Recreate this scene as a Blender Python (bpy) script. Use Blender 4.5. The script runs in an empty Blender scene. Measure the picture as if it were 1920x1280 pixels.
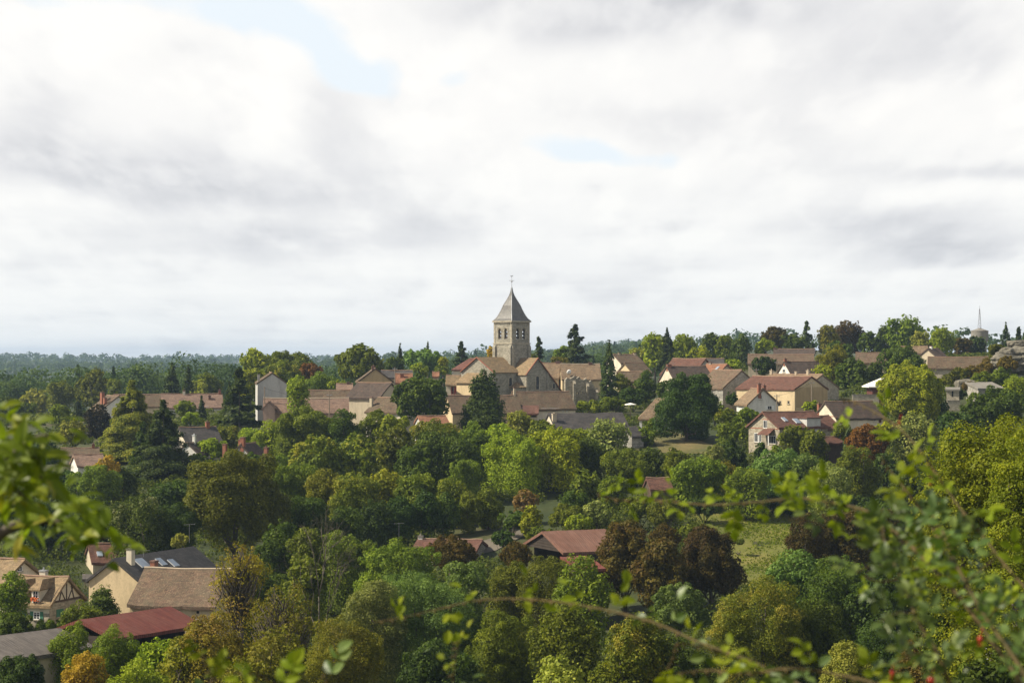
import bpy, bmesh, math, random
import numpy as np
from mathutils import Vector, Matrix, geometry
rad = math.radians
scene = bpy.context.scene
COL = scene.collection

# ------------------------------------------------------------------ camera
F, CX, HY = 4000.0, 960.0, 672.0           # focal length in photo pixels, optical column, horizon row
PITCH = math.atan((HY - 640.0) / F)
cam_d = bpy.data.cameras.new('camera'); cam = bpy.data.objects.new('camera', cam_d); COL.objects.link(cam)
cam_d.sensor_width = 36.0; cam_d.lens = F / 1920.0 * 36.0
cam_d.clip_start = 0.1; cam_d.clip_end = 40000
cam.location = (0, 0, 0); cam.rotation_euler = (math.pi / 2 + PITCH, 0, 0)
cam_d.dof.use_dof = True; cam_d.dof.focus_distance = 420.0; cam_d.dof.aperture_fstop = 15.0
scene.camera = cam

# ------------------------------------------------------------------ light
SUN_EL, SUN_AZ = rad(43), rad(-95)          # azimuth measured from +Y (view direction) towards +X
sun_dir = Vector((math.cos(SUN_EL) * math.sin(SUN_AZ), math.cos(SUN_EL) * math.cos(SUN_AZ), math.sin(SUN_EL)))
sd = bpy.data.lights.new('sun', 'SUN'); sd.energy = 4.9; sd.angle = rad(0.7); sd.color = (1.0, 0.91, 0.74)
sun = bpy.data.objects.new('sun', sd); COL.objects.link(sun)
sun.rotation_euler = sun_dir.to_track_quat('Z', 'Y').to_euler()

scene.view_settings.view_transform = 'Standard'; scene.view_settings.look = 'None'
scene.view_settings.exposure = 0.60; scene.view_settings.gamma = 1.0
cy = scene.cycles
cy.max_bounces = 5; cy.diffuse_bounces = 3; cy.glossy_bounces = 2; cy.transmission_bounces = 3
cy.transparent_max_bounces = 8; cy.volume_bounces = 0
cy.use_denoising = True
try:
    cy.denoiser = 'OPENIMAGEDENOISE'; cy.denoising_input_passes = 'RGB_ALBEDO_NORMAL'; cy.denoising_prefilter = 'ACCURATE'
except Exception: pass
cy.sample_clamp_indirect = 4.0

class NT:
    """small helper to write node trees"""
    def __init__(s, tree): s.t = tree; s.n = tree.nodes; s.l = tree.links
    def node(s, typ, **kw):
        nd = s.n.new(typ)
        for k, v in kw.items():
            if k.startswith('_'): setattr(nd, k[1:], v)
        return nd
    def set(s, nd, name, v):
        sock = nd.inputs[name] if not isinstance(name, int) else nd.inputs[name]
        if hasattr(v, 'is_output'): s.l.new(v, sock)
        else: sock.default_value = v
    def m(s, op, a, b=0.0, c=None, clamp=False):
        nd = s.n.new('ShaderNodeMath'); nd.operation = op; nd.use_clamp = clamp
        s.set(nd, 0, a); s.set(nd, 1, b)
        if c is not None: s.set(nd, 2, c)
        return nd.outputs[0]
    def noise(s, vec, scale, detail=4.0, rough=0.5, dist=0.0, color=False):
        nd = s.n.new('ShaderNodeTexNoise')
        if vec is not None: s.set(nd, 'Vector', vec)
        nd.inputs['Scale'].default_value = scale; nd.inputs['Detail'].default_value = detail
        nd.inputs['Roughness'].default_value = rough; nd.inputs['Distortion'].default_value = dist
        return nd.outputs['Color' if color else 0]
    def ramp(s, fac, stops):
        nd = s.n.new('ShaderNodeValToRGB'); s.set(nd, 'Fac', fac)
        e = nd.color_ramp.elements
        while len(e) < len(stops): e.new(0.5)
        for k, (p, c) in enumerate(stops):
            e[k].position = p; e[k].color = (c[0], c[1], c[2], 1.0) if not isinstance(c, (int, float)) else (c, c, c, 1)
        return nd.outputs['Color']
    def mix(s, fac, a, b, blend='MIX'):
        nd = s.n.new('ShaderNodeMix'); nd.data_type = 'RGBA'; nd.blend_type = blend
        s.set(nd, 0, fac)
        for i, v in ((6, a), (7, b)):
            if hasattr(v, 'is_output'): s.l.new(v, nd.inputs[i])
            else: nd.inputs[i].default_value = (v[0], v[1], v[2], 1.0)
        return nd.outputs[2]
    def xyz(s, x, y, z):
        nd = s.n.new('ShaderNodeCombineXYZ'); s.set(nd, 0, x); s.set(nd, 1, y); s.set(nd, 2, z); return nd.outputs[0]
    def sep(s, v):
        nd = s.n.new('ShaderNodeSeparateXYZ'); s.set(nd, 0, v); return nd.outputs

# ------------------------------------------------------------------ sky: Nishita blue with cumulus banks
def build_world():
    w = bpy.data.worlds.new('World'); scene.world = w; w.use_nodes = True
    t = NT(w.node_tree); t.n.clear()
    out = t.n.new('ShaderNodeOutputWorld'); bg = t.n.new('ShaderNodeBackground')
    sky = t.n.new('ShaderNodeTexSky'); sky.sky_type = 'NISHITA'; sky.sun_disc = False
    sky.sun_elevation = SUN_EL; sky.sun_rotation = SUN_AZ; sky.air_density = 1.0; sky.dust_density = 2.0
    tc = t.n.new('ShaderNodeTexCoord')
    nx, ny, nz = t.sep(tc.outputs['Generated'])
    az = t.m('ARCTAN2', nx, ny); el = t.m('ARCSINE', nz)
    elc = t.m('MAXIMUM', el, 0.0)
    u = t.m('MULTIPLY', t.m('DIVIDE', az, t.m('ADD', t.m('MULTIPLY', elc, 0.4), 0.075)), 1.5)
    v = t.m('MULTIPLY', t.m('LOGARITHM', t.m('ADD', elc, 0.05), math.e), 2.5)
    warp = t.noise(t.xyz(u, v, 3.1), 1.1, 2.0, 0.5, color=True)
    wx, wy, wz = t.sep(warp)
    # placed banks: (azimuth px, height px, half sizes, amount) around the view, as directions on the sky
    def blobs(lst, dv=0.0):
        acc = None
        uj = t.m('ADD', az, t.m('MULTIPLY', t.m('SUBTRACT', wx, 0.5), 0.035))
        vj = t.m('ADD', el, t.m('MULTIPLY', t.m('SUBTRACT', wz, 0.5), 0.028))
        for (px, py, sx, sy, amt) in lst:
            a = t.m('MULTIPLY', t.m('SUBTRACT', uj, (px - CX) / F), F / sx)
            b = t.m('MULTIPLY', t.m('SUBTRACT', vj, (HY - py) / F), F / sy)
            r2 = t.m('ADD', t.m('MULTIPLY', a, a), t.m('MULTIPLY', b, b))
            g = t.m('MULTIPLY', t.m('EXPONENT', t.m('MULTIPLY', r2, -1.0), 0.0), amt)
            acc = g if acc is None else t.m('ADD', acc, g)
        return acc
    def billow(uu, vv, det):
        vec = t.xyz(uu, vv, 0.4)
        nn = t.noise(vec, 1.15, det, 0.58); nb = t.noise(vec, 2.3, 3.0, 0.5)
        bl = t.m('SUBTRACT', 1.0, t.m('ABSOLUTE', t.m('SUBTRACT', t.m('MULTIPLY', nb, 4.0), 2.0)))
        vo = t.n.new('ShaderNodeTexVoronoi'); vo.feature = 'F1'; t.set(vo, 'Vector', vec); vo.inputs['Scale'].default_value = 1.7
        vo.inputs['Detail'].default_value = 2.0; vo.inputs['Roughness'].default_value = .5; vo.normalize = True
        puff = t.m('SUBTRACT', .62, vo.outputs['Distance'])
        return t.m('ADD', t.m('ADD', t.m('MULTIPLY', nn, .86), t.m('MULTIPLY', bl, .06)), t.m('MULTIPLY', puff, .26))
    n1 = billow(u, v, 8.0)
    n1b = billow(t.m('SUBTRACT', u, 0.10), t.m('ADD', v, 0.15), 6.0)
    # holes of blue: negative density
    holes = blobs([(640, 130, 62, 60, 0.46), (430, 45, 150, 38, 0.30), (250, 15, 220, 30, 0.26), (570, 40, 100, 70, .30), (700, 160, 60, 40, .30), (1130, 285, 170, 32, 0.46), (845, 165, 50, 30, 0.34), (1390, 445, 70, 45, 0.22), (1270, 520, 160, 40, 0.12), (980, 520, 300, 40, .08)])
    dens = t.m('SUBTRACT', t.m('ADD', n1, 0.17), holes)
    cover = t.ramp(dens, [(0.34, 0.0), (0.50, 1.0)])
    # grey undersides
    shade = blobs([(330, 325, 330, 62, 0.55), (60, 290, 130, 45, 0.45), (70, 185, 95, 80, 0.40), (620, 225, 70, 85, 0.40), (240, 200, 120, 60, .12), (600, 360, 260, 40, .28),
                   (1080, 30, 260, 55, 0.75), (1420, 10, 260, 50, 0.6), (1250, 215, 230, 52, 0.40), (1650, 110, 260, 70, 0.46), (1820, 60, 120, 80, .3), (1800, 325, 200, 24, 0.50),
                   (1620, 425, 220, 40, 0.38), (1820, 480, 220, 30, 0.46), (560, 440, 340, 32, 0.46), (330, 500, 260, 34, 0.25), (860, 420, 160, 40, .2), (1350, 500, 200, 22, .18), (90, 500, 90, 40, 0.22), (1100, 545, 260, 22, .16), (300, 585, 300, 18, .10)])
    relief = t.m('MULTIPLY', t.m('SUBTRACT', n1b, n1), 2.1)
    bands = t.noise(t.xyz(t.m('MULTIPLY', u, 0.45), t.m('MULTIPLY', v, 2.6), 7.7), 1.3, 4.0, 0.5)
    low = t.m('SUBTRACT', 1.0, t.m('MULTIPLY', elc, 9.0), clamp=True)
    bshade = t.m('MULTIPLY', t.m('MULTIPLY', t.m('SUBTRACT', bands, 0.47), 1.5), low)
    sblob = t.n.new('ShaderNodeMapRange'); sblob.interpolation_type = 'SMOOTHSTEP'
    t.set(sblob, 'Value', t.m('ADD', shade, t.m('MULTIPLY', t.m('SUBTRACT', n1, 0.47), 1.5)))
    for nm, vv in (('From Min', .06), ('From Max', .80), ('To Min', 0.0), ('To Max', .62)): sblob.inputs[nm].default_value = vv
    sh = t.m('ADD', t.m('ADD', sblob.outputs['Result'], t.m('MULTIPLY', relief, 0.85)), bshade)
    ccol = t.ramp(t.m('ADD', sh, 0.07), [(0.0, (9.7, 9.58, 9.3)), (0.27, (9.1, 9.03, 8.88)), (0.62, (7.7, 7.7, 7.8)), (1.0, (5.7, 5.8, 6.1))])
    ccol = t.mix(low, ccol, t.mix(1.0, ccol, (.945, .970, .985), 'MULTIPLY'))
    # upper sky out of frame: keep clouds greyer and more broken so the land has direction in its light
    nish = t.mix(1.0, sky.outputs['Color'], (0.9, 0.9, 0.9), 'MULTIPLY')
    pale = t.mix(0.94, nish, (8.5, 9.2, 9.75))
    colr = t.mix(cover, pale, ccol)
    hi = t.m('MULTIPLY', t.m('SUBTRACT', elc, 0.22), 2.4, clamp=True)
    high = t.mix(t.m('MULTIPLY', cover, 0.5), nish, (4.2, 4.2, 4.3))
    colr = t.mix(hi, colr, high)
    below = t.m('MULTIPLY', t.m('MULTIPLY', el, -1.0), 8.0, clamp=True)
    colr = t.mix(below, colr, (2.0, 2.1, 1.9))
    t.l.new(colr, bg.inputs['Color']); bg.inputs['Strength'].default_value = 0.0705
    t.l.new(bg.outputs[0], out.inputs['Surface'])
build_world()

# ------------------------------------------------------------------ generic helpers
def P(px, py, D):
    """point at forward distance D seen at photo pixel (px,py)"""
    c = Vector(((px - 960.0) / F, (640.0 - py) / F, -1.0))
    d = cam.rotation_euler.to_matrix() @ c
    return d * (D / d.y)
CAMR = Matrix.Rotation(math.pi / 2 + PITCH, 3, 'X')
def ray(px, py):
    d = CAMR @ Vector(((px - 960.0) / F, (640.0 - py) / F, -1.0)); return d / d.y
def P(px, py, D): return ray(px, py) * D
def tag(o, label=None, cat=None, group=None, kind=None):
    if label: o['label'] = label
    if cat: o['category'] = cat
    if group: o['group'] = group
    if kind: o['kind'] = kind
    return o
def empty(name, loc, rz=0.0, label=None, cat=None, group=None):
    o = bpy.data.objects.new(name, None); COL.objects.link(o); o.location = loc; o.rotation_euler = (0, 0, rz)
    o.empty_display_size = 0.5
    return tag(o, label, cat, group)
def link(name, me, mat=None, parent=None, loc=(0, 0, 0), rz=0.0):
    o = bpy.data.objects.new(name, me); COL.objects.link(o); o.location = loc
    if rz: o.rotation_euler = (0, 0, rz)
    if mat is not None:
        me.materials.clear(); me.materials.append(mat)
    if parent is not None: o.parent = parent
    return o
def planar_uv(bm):
    uvl = bm.loops.layers.uv.verify()
    for f in bm.faces:
        n = f.normal
        if abs(n.z) > 0.985: a, b = Vector((1, 0, 0)), Vector((0, 1, 0))
        else:
            a = Vector((0, 0, 1)).cross(n).normalized(); b = n.cross(a).normalized()
        for lp in f.loops:
            lp[uvl].uv = (lp.vert.co.dot(a), lp.vert.co.dot(b))
def bm_obj(name, bm, mat, parent=None, loc=(0, 0, 0), rz=0.0, smooth=False):
    bmesh.ops.recalc_face_normals(bm, faces=bm.faces[:])
    bm.normal_update(); planar_uv(bm)
    me = bpy.data.meshes.new(name); bm.to_mesh(me); bm.free()
    if smooth:
        me.polygons.foreach_set('use_smooth', [True] * len(me.polygons))
    return link(name, me, mat, parent, loc, rz)
def add_box(bm, x0, x1, y0, y1, z0, z1, M=None):
    vs = [bm.verts.new((x, y, z)) for z in (z0, z1) for (x, y) in ((x0, y0), (x1, y0), (x1, y1), (x0, y1))]
    if M is not None:
        for v in vs: v.co = M @ v.co
    for f in ((3, 2, 1, 0), (4, 5, 6, 7), (0, 1, 5, 4), (1, 2, 6, 5), (2, 3, 7, 6), (3, 0, 4, 7)):
        bm.faces.new([vs[i] for i in f])
    return vs
def add_tube(bm, pts, radii, seg=6, cap=True):
    rings = []; pts = [Vector(p) for p in pts]
    for i, p in enumerate(pts):
        d = (pts[min(i + 1, len(pts) - 1)] - pts[max(i - 1, 0)])
        d = d.normalized() if d.length > 1e-9 else Vector((0, 0, 1))
        a = d.cross(Vector((0.13, 0.27, 0.95)) if abs(d.z) < 0.9 else Vector((1, 0.1, 0))).normalized(); b = d.cross(a)
        r = radii[i] if not isinstance(radii, (int, float)) else radii
        rings.append([bm.verts.new(p + (a * math.cos(t) + b * math.sin(t)) * r) for t in [2 * math.pi * k / seg for k in range(seg)]])
    for r0, r1 in zip(rings[:-1], rings[1:]):
        for k in range(seg): bm.faces.new((r0[k], r0[(k + 1) % seg], r1[(k + 1) % seg], r1[k]))
    if cap:
        bm.faces.new(rings[0][::-1]); bm.faces.new(rings[-1])
def mesh_quads(name, V, nper, tint=None, n=4):
    """fast mesh of separate n-gons: V is (k*n,3)"""
    k = len(V) // n
    me = bpy.data.meshes.new(name)
    me.vertices.add(len(V)); me.vertices.foreach_set('co', np.ascontiguousarray(V, dtype=np.float32).ravel())
    me.loops.add(len(V)); me.loops.foreach_set('vertex_index', np.arange(len(V), dtype=np.int32))
    me.polygons.add(k); me.polygons.foreach_set('loop_start', np.arange(0, len(V), n, dtype=np.int32))
    if tint is not None:
        at = me.attributes.new('tint', 'FLOAT', 'FACE'); at.data.foreach_set('value', tint.astype(np.float32))
    me.update(calc_edges=True)
    return me

# ------------------------------------------------------------------ materials
MATS = {}
def new_mat(name):
    m = bpy.data.materials.new(name); m.use_nodes = True; t = NT(m.node_tree)
    bs = t.n['Principled BSDF']; bs.inputs['Roughness'].default_value = 0.85
    bs.inputs['Specular IOR Level'].default_value = 0.25
    MATS[name] = m
    return m, t, bs
def mul(c, k): return tuple(min(1.0, x * k) for x in c)
def foliage(name, base, tip=None, rust=None, rust_amt=0.0, transl=0.28, rough=.6, spec=.12):
    """leaf colour varies leaf by leaf and from spray to spray"""
    m, t, bs = new_mat(name)
    tip = tip or mul(base, 1.7)
    gk = lambda c: (c[0] * 2.34, c[1] * 1.88, c[2] * .84)
    base, tip = gk(base), gk(tip)
    at = t.n.new('ShaderNodeAttribute'); at.attribute_name = 'tint'
    oi = t.n.new('ShaderNodeObjectInfo'); geo = t.n.new('ShaderNodeTexCoord')
    nz = t.noise(geo.outputs['Object'], 0.45, 3.0, 0.6)
    f = t.m('ADD', t.m('MULTIPLY', at.outputs['Fac'], 0.55), t.m('MULTIPLY', t.m('SUBTRACT', nz, 0.28), 1.0))
    col = t.ramp(f, [(0.12, mul(base, 0.62)), (0.45, base), (0.9, tip)])
    if rust:
        n2 = t.noise(geo.outputs['Object'], 0.23, 3.0, 0.6)
        rf = t.ramp(t.m('ADD', n2, t.m('MULTIPLY', at.outputs['Fac'], 0.22)), [(0.72 - 0.4 * rust_amt, 0.0), (0.86 - 0.34 * rust_amt, 1.0)])
        col = t.mix(rf, col, rust)
    hs = t.n.new('ShaderNodeHueSaturation'); t.l.new(col, hs.inputs['Color'])
    t.set(hs, 'Hue', t.m('ADD', 0.488, t.m('MULTIPLY', oi.outputs['Random'], 0.022)))
    t.set(hs, 'Value', t.m('ADD', 0.86, t.m('MULTIPLY', oi.outputs['Random'], 0.28)))
    t.l.new(hs.outputs['Color'], bs.inputs['Base Color'])
    bs.inputs['Roughness'].default_value = rough; bs.inputs['Specular IOR Level'].default_value = spec
    tr = t.n.new('ShaderNodeBsdfTranslucent'); t.l.new(t.mix(1.0, hs.outputs['Color'], (1.5, 1.6, 0.7), 'MULTIPLY'), tr.inputs['Color'])
    mx = t.n.new('ShaderNodeMixShader'); mx.inputs[0].default_value = transl
    t.l.new(bs.outputs[0], mx.inputs[1]); t.l.new(tr.outputs[0], mx.inputs[2])
    t.l.new(mx.outputs[0], t.n['Material Output'].inputs['Surface'])
    return m
foliage('dark', (.024, .046, .010), (.055, .090, .016))
foliage('deep', (.016, .036, .011), (.035, .066, .016))
foliage('mid', (.045, .078, .012), (.10, .145, .020))
foliage('bright', (.075, .122, .014), (.155, .215, .022))
foliage('yellowgreen', (.088, .128, .012), (.180, .215, .020))
foliage('olive', (.042, .062, .011), (.090, .115, .018))
foliage('olivebrown', (.055, .052, .015), (.10, .085, .02), rust=(.10, .065, .02), rust_amt=.3)
foliage('sunny', (.060, .088, .009), (.120, .145, .014), transl=.32)
foliage('gold', (.14, .125, .018), (.24, .20, .035))
foliage('rust', (.060, .035, .012), (.105, .056, .016))
foliage('brown', (.026, .027, .008), (.052, .046, .011), rust=(.066, .040, .011), rust_amt=.30)
foliage('chestnut', (.036, .036, .009), (.072, .060, .013), rust=(.095, .056, .013), rust_amt=.34)
foliage('silver', (.068, .100, .050), (.155, .195, .110))
foliage('bluegreen', (.040, .080, .034), (.090, .150, .066))
foliage('palegreen', (.095, .130, .040), (.18, .215, .070))
foliage('conifer', (.016, .032, .011), (.036, .058, .016))
foliage('coniferlight', (.052, .072, .014), (.12, .130, .024))
foliage('coniferblue', (.028, .048, .034), (.055, .085, .058))
foliage('copper', (.010, .0105, .008), (.018, .016, .011))
foliage('yellowtip', (.048, .076, .012), (.11, .14, .02), rust=(.30, .26, .03), rust_amt=.22)
foliage('rusttip', (.062, .078, .012), (.13, .140, .018), rust=(.16, .135, .018), rust_amt=.22)
foliage('russet', (.078, .080, .014), (.155, .140, .020), rust=(.19, .115, .022), rust_amt=.26)
foliage('blossom', (.028, .048, .012), (.06, .09, .02), rust=(.26, .25, .14), rust_amt=.12)
foliage('twiggy', (.075, .062, .038), (.13, .11, .07))
foliage('roseleaf', (.028, .058, .024), (.080, .122, .062), transl=.2, rough=.45, spec=.34)
foliage('roseyoung', (.062, .102, .013), (.120, .165, .024), transl=.30)
foliage('plumleaf', (.054, .092, .011), (.112, .145, .016), rust=(.30, .12, .03), rust_amt=.12, transl=.45, rough=.45, spec=.3)
foliage('forestleaf', (.017, .036, .014), (.042, .070, .020))
foliage('undergreen', (.026, .044, .011), (.060, .082, .016))

def simple(name, c, c2=None, scale=1.0, rough=0.85, detail=5.0, metallic=0.0, bump=0.0, coord='Object', stops=(0.3, 0.7)):
    m, t, bs = new_mat(name); tc = t.n.new('ShaderNodeTexCoord')
    n = t.noise(tc.outputs[coord], scale, detail, 0.6)
    t.l.new(t.ramp(n, [(stops[0], c), (stops[1], c2 or mul(c, 1.25))]), bs.inputs['Base Color'])
    bs.inputs['Roughness'].default_value = rough; bs.inputs['Metallic'].default_value = metallic
    if bump:
        b = t.n.new('ShaderNodeBump'); b.inputs['Strength'].default_value = bump; b.inputs['Distance'].default_value = 0.05
        t.l.new(n, b.inputs['Height']); t.l.new(b.outputs[0], bs.inputs['Normal'])
    return m
def masonry(name, stone, mortar, bw=0.55, bh=0.26, var=0.35, stain=None, rough=.9):
    """coursed stone with uneven blocks, mortar and weather stains"""
    m, t, bs = new_mat(name); tc = t.n.new('ShaderNodeTexCoord')
    wob = t.noise(tc.outputs['UV'], 1.3, 3.0, .6, color=True)
    uv = t.n.new('ShaderNodeVectorMath'); uv.operation = 'MULTIPLY_ADD'
    t.l.new(wob, uv.inputs[0]); uv.inputs[1].default_value = (.22, .22, 0); t.l.new(tc.outputs['UV'], uv.inputs[2])
    br = t.n.new('ShaderNodeTexBrick'); t.l.new(uv.outputs[0], br.inputs['Vector'])
    br.inputs['Scale'].default_value = 1.0; br.inputs['Brick Width'].default_value = bw; br.inputs['Row Height'].default_value = bh
    br.inputs['Mortar Size'].default_value = 0.022; br.inputs['Color1'].default_value = (*mul(stone, 1 - var), 1)
    br.inputs['Color2'].default_value = (*mul(stone, 1 + var * .8), 1); br.inputs['Mortar'].default_value = (*mortar, 1)
    n = t.noise(tc.outputs['Object'], 0.7, 6.0, .65); n2 = t.noise(tc.outputs['Object'], 3.5, 4.0, .6)
    c = t.mix(0.8, br.outputs['Color'], t.ramp(n2, [(.3, .72), (.75, 1.28)]), 'MULTIPLY')
    c = t.mix(t.ramp(n, [(.48, 0.0), (.72, .75)]), c, stain or mul(stone, .55))
    t.l.new(c, bs.inputs['Base Color']); bs.inputs['Roughness'].default_value = rough
    b = t.n.new('ShaderNodeBump'); b.inputs['Strength'].default_value = .5; b.inputs['Distance'].default_value = 0.04
    t.l.new(br.outputs['Fac'], b.inputs['Height']); b.invert = True; t.l.new(b.outputs[0], bs.inputs['Normal'])
    return m
def plaster(name, c, dirt=None):
    m, t, bs = new_mat(name); tc = t.n.new('ShaderNodeTexCoord')
    mp = t.n.new('ShaderNodeMapping'); mp.inputs['Scale'].default_value = (1, 1, .28); t.l.new(tc.outputs['Object'], mp.inputs['Vector'])
    n = t.noise(mp.outputs[0], .9, 6.0, .65); n2 = t.noise(tc.outputs['Object'], 4.0, 4.0, .6)
    col = t.ramp(n, [(.30, mul(c, .74)), (.52, c), (.78, mul(c, 1.12))])
    col = t.mix(t.ramp(n2, [(.50, 0.0), (.72, .55)]), col, dirt or mul(c, .68))
    t.l.new(col, bs.inputs['Base Color'])
    return m
def tiles(name, c, c2, moss=(.05, .05, .03), moss_amt=.5, row=.16, wid=.2, rough=.85, lich=None, spec=.25):
    """plain tile courses with per-tile colour, moss patches and lichen flecks"""
    m, t, bs = new_mat(name); tc = t.n.new('ShaderNodeTexCoord')
    br = t.n.new('ShaderNodeTexBrick'); t.l.new(tc.outputs['UV'], br.inputs['Vector'])
    br.inputs['Scale'].default_value = 1.0; br.inputs['Brick Width'].default_value = wid; br.inputs['Row Height'].default_value = row
    br.inputs['Mortar Size'].default_value = .012; br.inputs['Color1'].default_value = (*c, 1); br.inputs['Color2'].default_value = (*c2, 1)
    br.inputs['Mortar'].default_value = (*mul(c, .35), 1)
    # bigger patches of relaid tiles
    b2 = t.n.new('ShaderNodeTexBrick'); t.l.new(tc.outputs['UV'], b2.inputs['Vector'])
    b2.inputs['Scale'].default_value = 1.0; b2.inputs['Brick Width'].default_value = wid * 3.1; b2.inputs['Row Height'].default_value = row * 2
    b2.inputs['Mortar Size'].default_value = 0; b2.inputs['Color1'].default_value = (.74, .74, .74, 1); b2.inputs['Color2'].default_value = (1.3, 1.25, 1.2, 1)
    n = t.noise(tc.outputs['Object'], .8, 6.0, .68); n2 = t.noise(tc.outputs['Object'], 5.0, 5.0, .7)
    col = t.mix(.85, br.outputs['Color'], b2.outputs['Color'], 'MULTIPLY')
    n3 = t.noise(tc.outputs['Object'], 2.2, 5.0, .7)
    col = t.mix(.8, col, t.ramp(n3, [(.3, .66), (.5, 1.0), (.72, 1.35)]), 'MULTIPLY')
    col = t.mix(t.ramp(n, [(.42, 0.0), (.68, moss_amt)]), col, moss)
    if lich: col = t.mix(t.ramp(n2, [(.54, 0.0), (.66, .8)]), col, lich)
    t.l.new(col, bs.inputs['Base Color']); bs.inputs['Roughness'].default_value = rough; bs.inputs['Specular IOR Level'].default_value = spec
    b = t.n.new('ShaderNodeBump'); b.inputs['Strength'].default_value = .6; b.inputs['Distance'].default_value = 0.03
    t.l.new(t.m('ADD', t.m('MULTIPLY', br.outputs['Fac'], -1.0), n2), b.inputs['Height']); t.l.new(b.outputs[0], bs.inputs['Normal'])
    return m
masonry('stone', (.31, .27, .20), (.37, .33, .26))
masonry('churchstone', (.285, .262, .208), (.335, .31, .255), .6, .28, .28, stain=(.15, .135, .10))
masonry('greystone', (.27, .255, .22), (.42, .40, .35))
masonry('palestone', (.39, .345, .26), (.45, .40, .31), .5, .24, .25)
masonry('ruinstone', (.33, .29, .22), (.38, .33, .25), .5, .25, .4)
plaster('cream', (.56, .44, .27)); plaster('ochre', (.50, .36, .19)); plaster('white', (.66, .64, .58)); plaster('greyplaster', (.46, .45, .42))
plaster('beige', (.47, .40, .29)); plaster('warmwhite', (.62, .55, .43)); plaster('tan', (.42, .31, .17)); plaster('pinkwall', (.42, .29, .23))
tiles('tile_brown', (0.100, 0.066, 0.044), (0.148, 0.100, 0.066), (.095, .083, .052), .7, lich=(.24, .19, .11))
tiles('tile_dark', (0.072, 0.051, 0.042), (0.104, 0.074, 0.059), (.07, .06, .045), .5)
tiles('tile_tan', (.215, .150, .085), (.295, .212, .125), (.17, .14, .08), .5, lich=(.33, .24, .12))
tiles('tile_light', (0.173, 0.119, 0.072), (0.245, 0.169, 0.104), (.19, .15, .10), .5, lich=(.28, .22, .14))
tiles('tile_red', (0.120, 0.056, 0.040), (0.164, 0.078, 0.056), (.11, .07, .05), .45)
tiles('tile_newred', (0.180, 0.080, 0.062), (0.224, 0.104, 0.080), (.20, .10, .075), .4)
tiles('tile_orange', (.225, .105, .060), (.30, .145, .085), (.25, .13, .075), .4)
tiles('tile_pink', (0.216, 0.140, 0.104), (0.272, 0.188, 0.144), (.22, .15, .11), .5)
tiles('tile_moss', (0.120, 0.078, 0.053), (0.172, 0.114, 0.078), (.115, .098, .062), .65, lich=(.25, .19, .12))
tiles('slate', (.058, .052, .050), (.082, .074, .070), (.06, .056, .048), .4, row=.22, wid=.3, rough=.6)
tiles('spire_slate', (.095, .092, .088), (.140, .134, .125), (.15, .145, .125), .55, row=.25, wid=.3, rough=.38, spec=.5)
tiles('ribbed_dark', (.040, .038, .037), (.060, .056, .054), (.05, .046, .04), .3, row=.42, wid=.42, rough=.6)
def sheet(name, c, c2):
    m, t, bs = new_mat(name); tc = t.n.new('ShaderNodeTexCoord'); uv = t.sep(tc.outputs['UV'])
    rib = t.m('SINE', t.m('MULTIPLY', uv[0], 22.0)); n = t.noise(tc.outputs['Object'], .6, 6.0, .65)
    seam = t.m('GREATER_THAN', t.m('FRACT', t.m('MULTIPLY', uv[1], .4)), .97)
    mp = t.n.new('ShaderNodeMapping'); mp.inputs['Scale'].default_value = (2.6, .22, 1); t.l.new(tc.outputs['UV'], mp.inputs['Vector'])
    st = t.noise(mp.outputs[0], 1.0, 5.0, .7)
    col = t.mix(t.ramp(n, [(.4, 0.0), (.7, 1.0)]), c, c2)
    col = t.mix(.85, col, t.ramp(st, [(.30, .55), (.5, 1.0), (.72, 1.45)]), 'MULTIPLY')
    col = t.mix(t.m('MULTIPLY', seam, .35), col, mul(c, .5))
    t.l.new(col, bs.inputs['Base Color']); bs.inputs['Roughness'].default_value = .7; bs.inputs['Specular IOR Level'].default_value = .15
    b = t.n.new('ShaderNodeBump'); b.inputs['Strength'].default_value = .5; b.inputs['Distance'].default_value = .03
    t.l.new(rib, b.inputs['Height']); t.l.new(b.outputs[0], bs.inputs['Normal'])
sheet('sheet_red', (.125, .036, .027), (.155, .058, .042)); sheet('sheet_rust', (.155, .078, .054), (.19, .108, .080)); sheet('sheet_grey', (.10, .088, .078), (.15, .13, .115))
simple('brick', (.21, .085, .052), (.30, .125, .078), 6.0); simple('brickdark', (.13, .072, .055), (.19, .11, .085), 5.0)
simple('timber', (.060, .042, .032), (.10, .07, .05), 3.0); simple('darkwood', (.030, .022, .017), (.055, .042, .032), 2.0)
simple('redtimber', (.26, .065, .055), (.34, .10, .08), 2.0); simple('bark', (.060, .048, .036), (.12, .10, .078), 2.5, bump=.6)
simple('paintwhite', (.74, .73, .70), (.82, .81, .78), 2.0, .6); simple('greenpaint', (.045, .15, .095), (.065, .19, .12), 3.0, .6)
simple('glass', (.018, .020, .024), (.035, .040, .046), 1.0, .12); simple('skylight', (.16, .20, .25), (.30, .35, .42), .8, .15)
simple('black', (.012, .011, .010), (.02, .018, .016), 2.0); simple('brownpaint', (.085, .030, .022), (.12, .042, .03), 3.0)
simple('metal', (.30, .30, .30), (.42, .42, .42), 3.0, .45, metallic=.6); simple('polewood', (.17, .135, .10), (.25, .20, .15), 3.0)
simple('concrete', (.15, .14, .12), (.24, .22, .19), .9); simple('zinc', (.42, .43, .44), (.55, .56, .57), 1.2, .4)
simple('limestone', (.07, .065, .045), (.21, .19, .15), .55, bump=.9); simple('canvas', (.82, .78, .70), (.86, .83, .76), 1.5)
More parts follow.
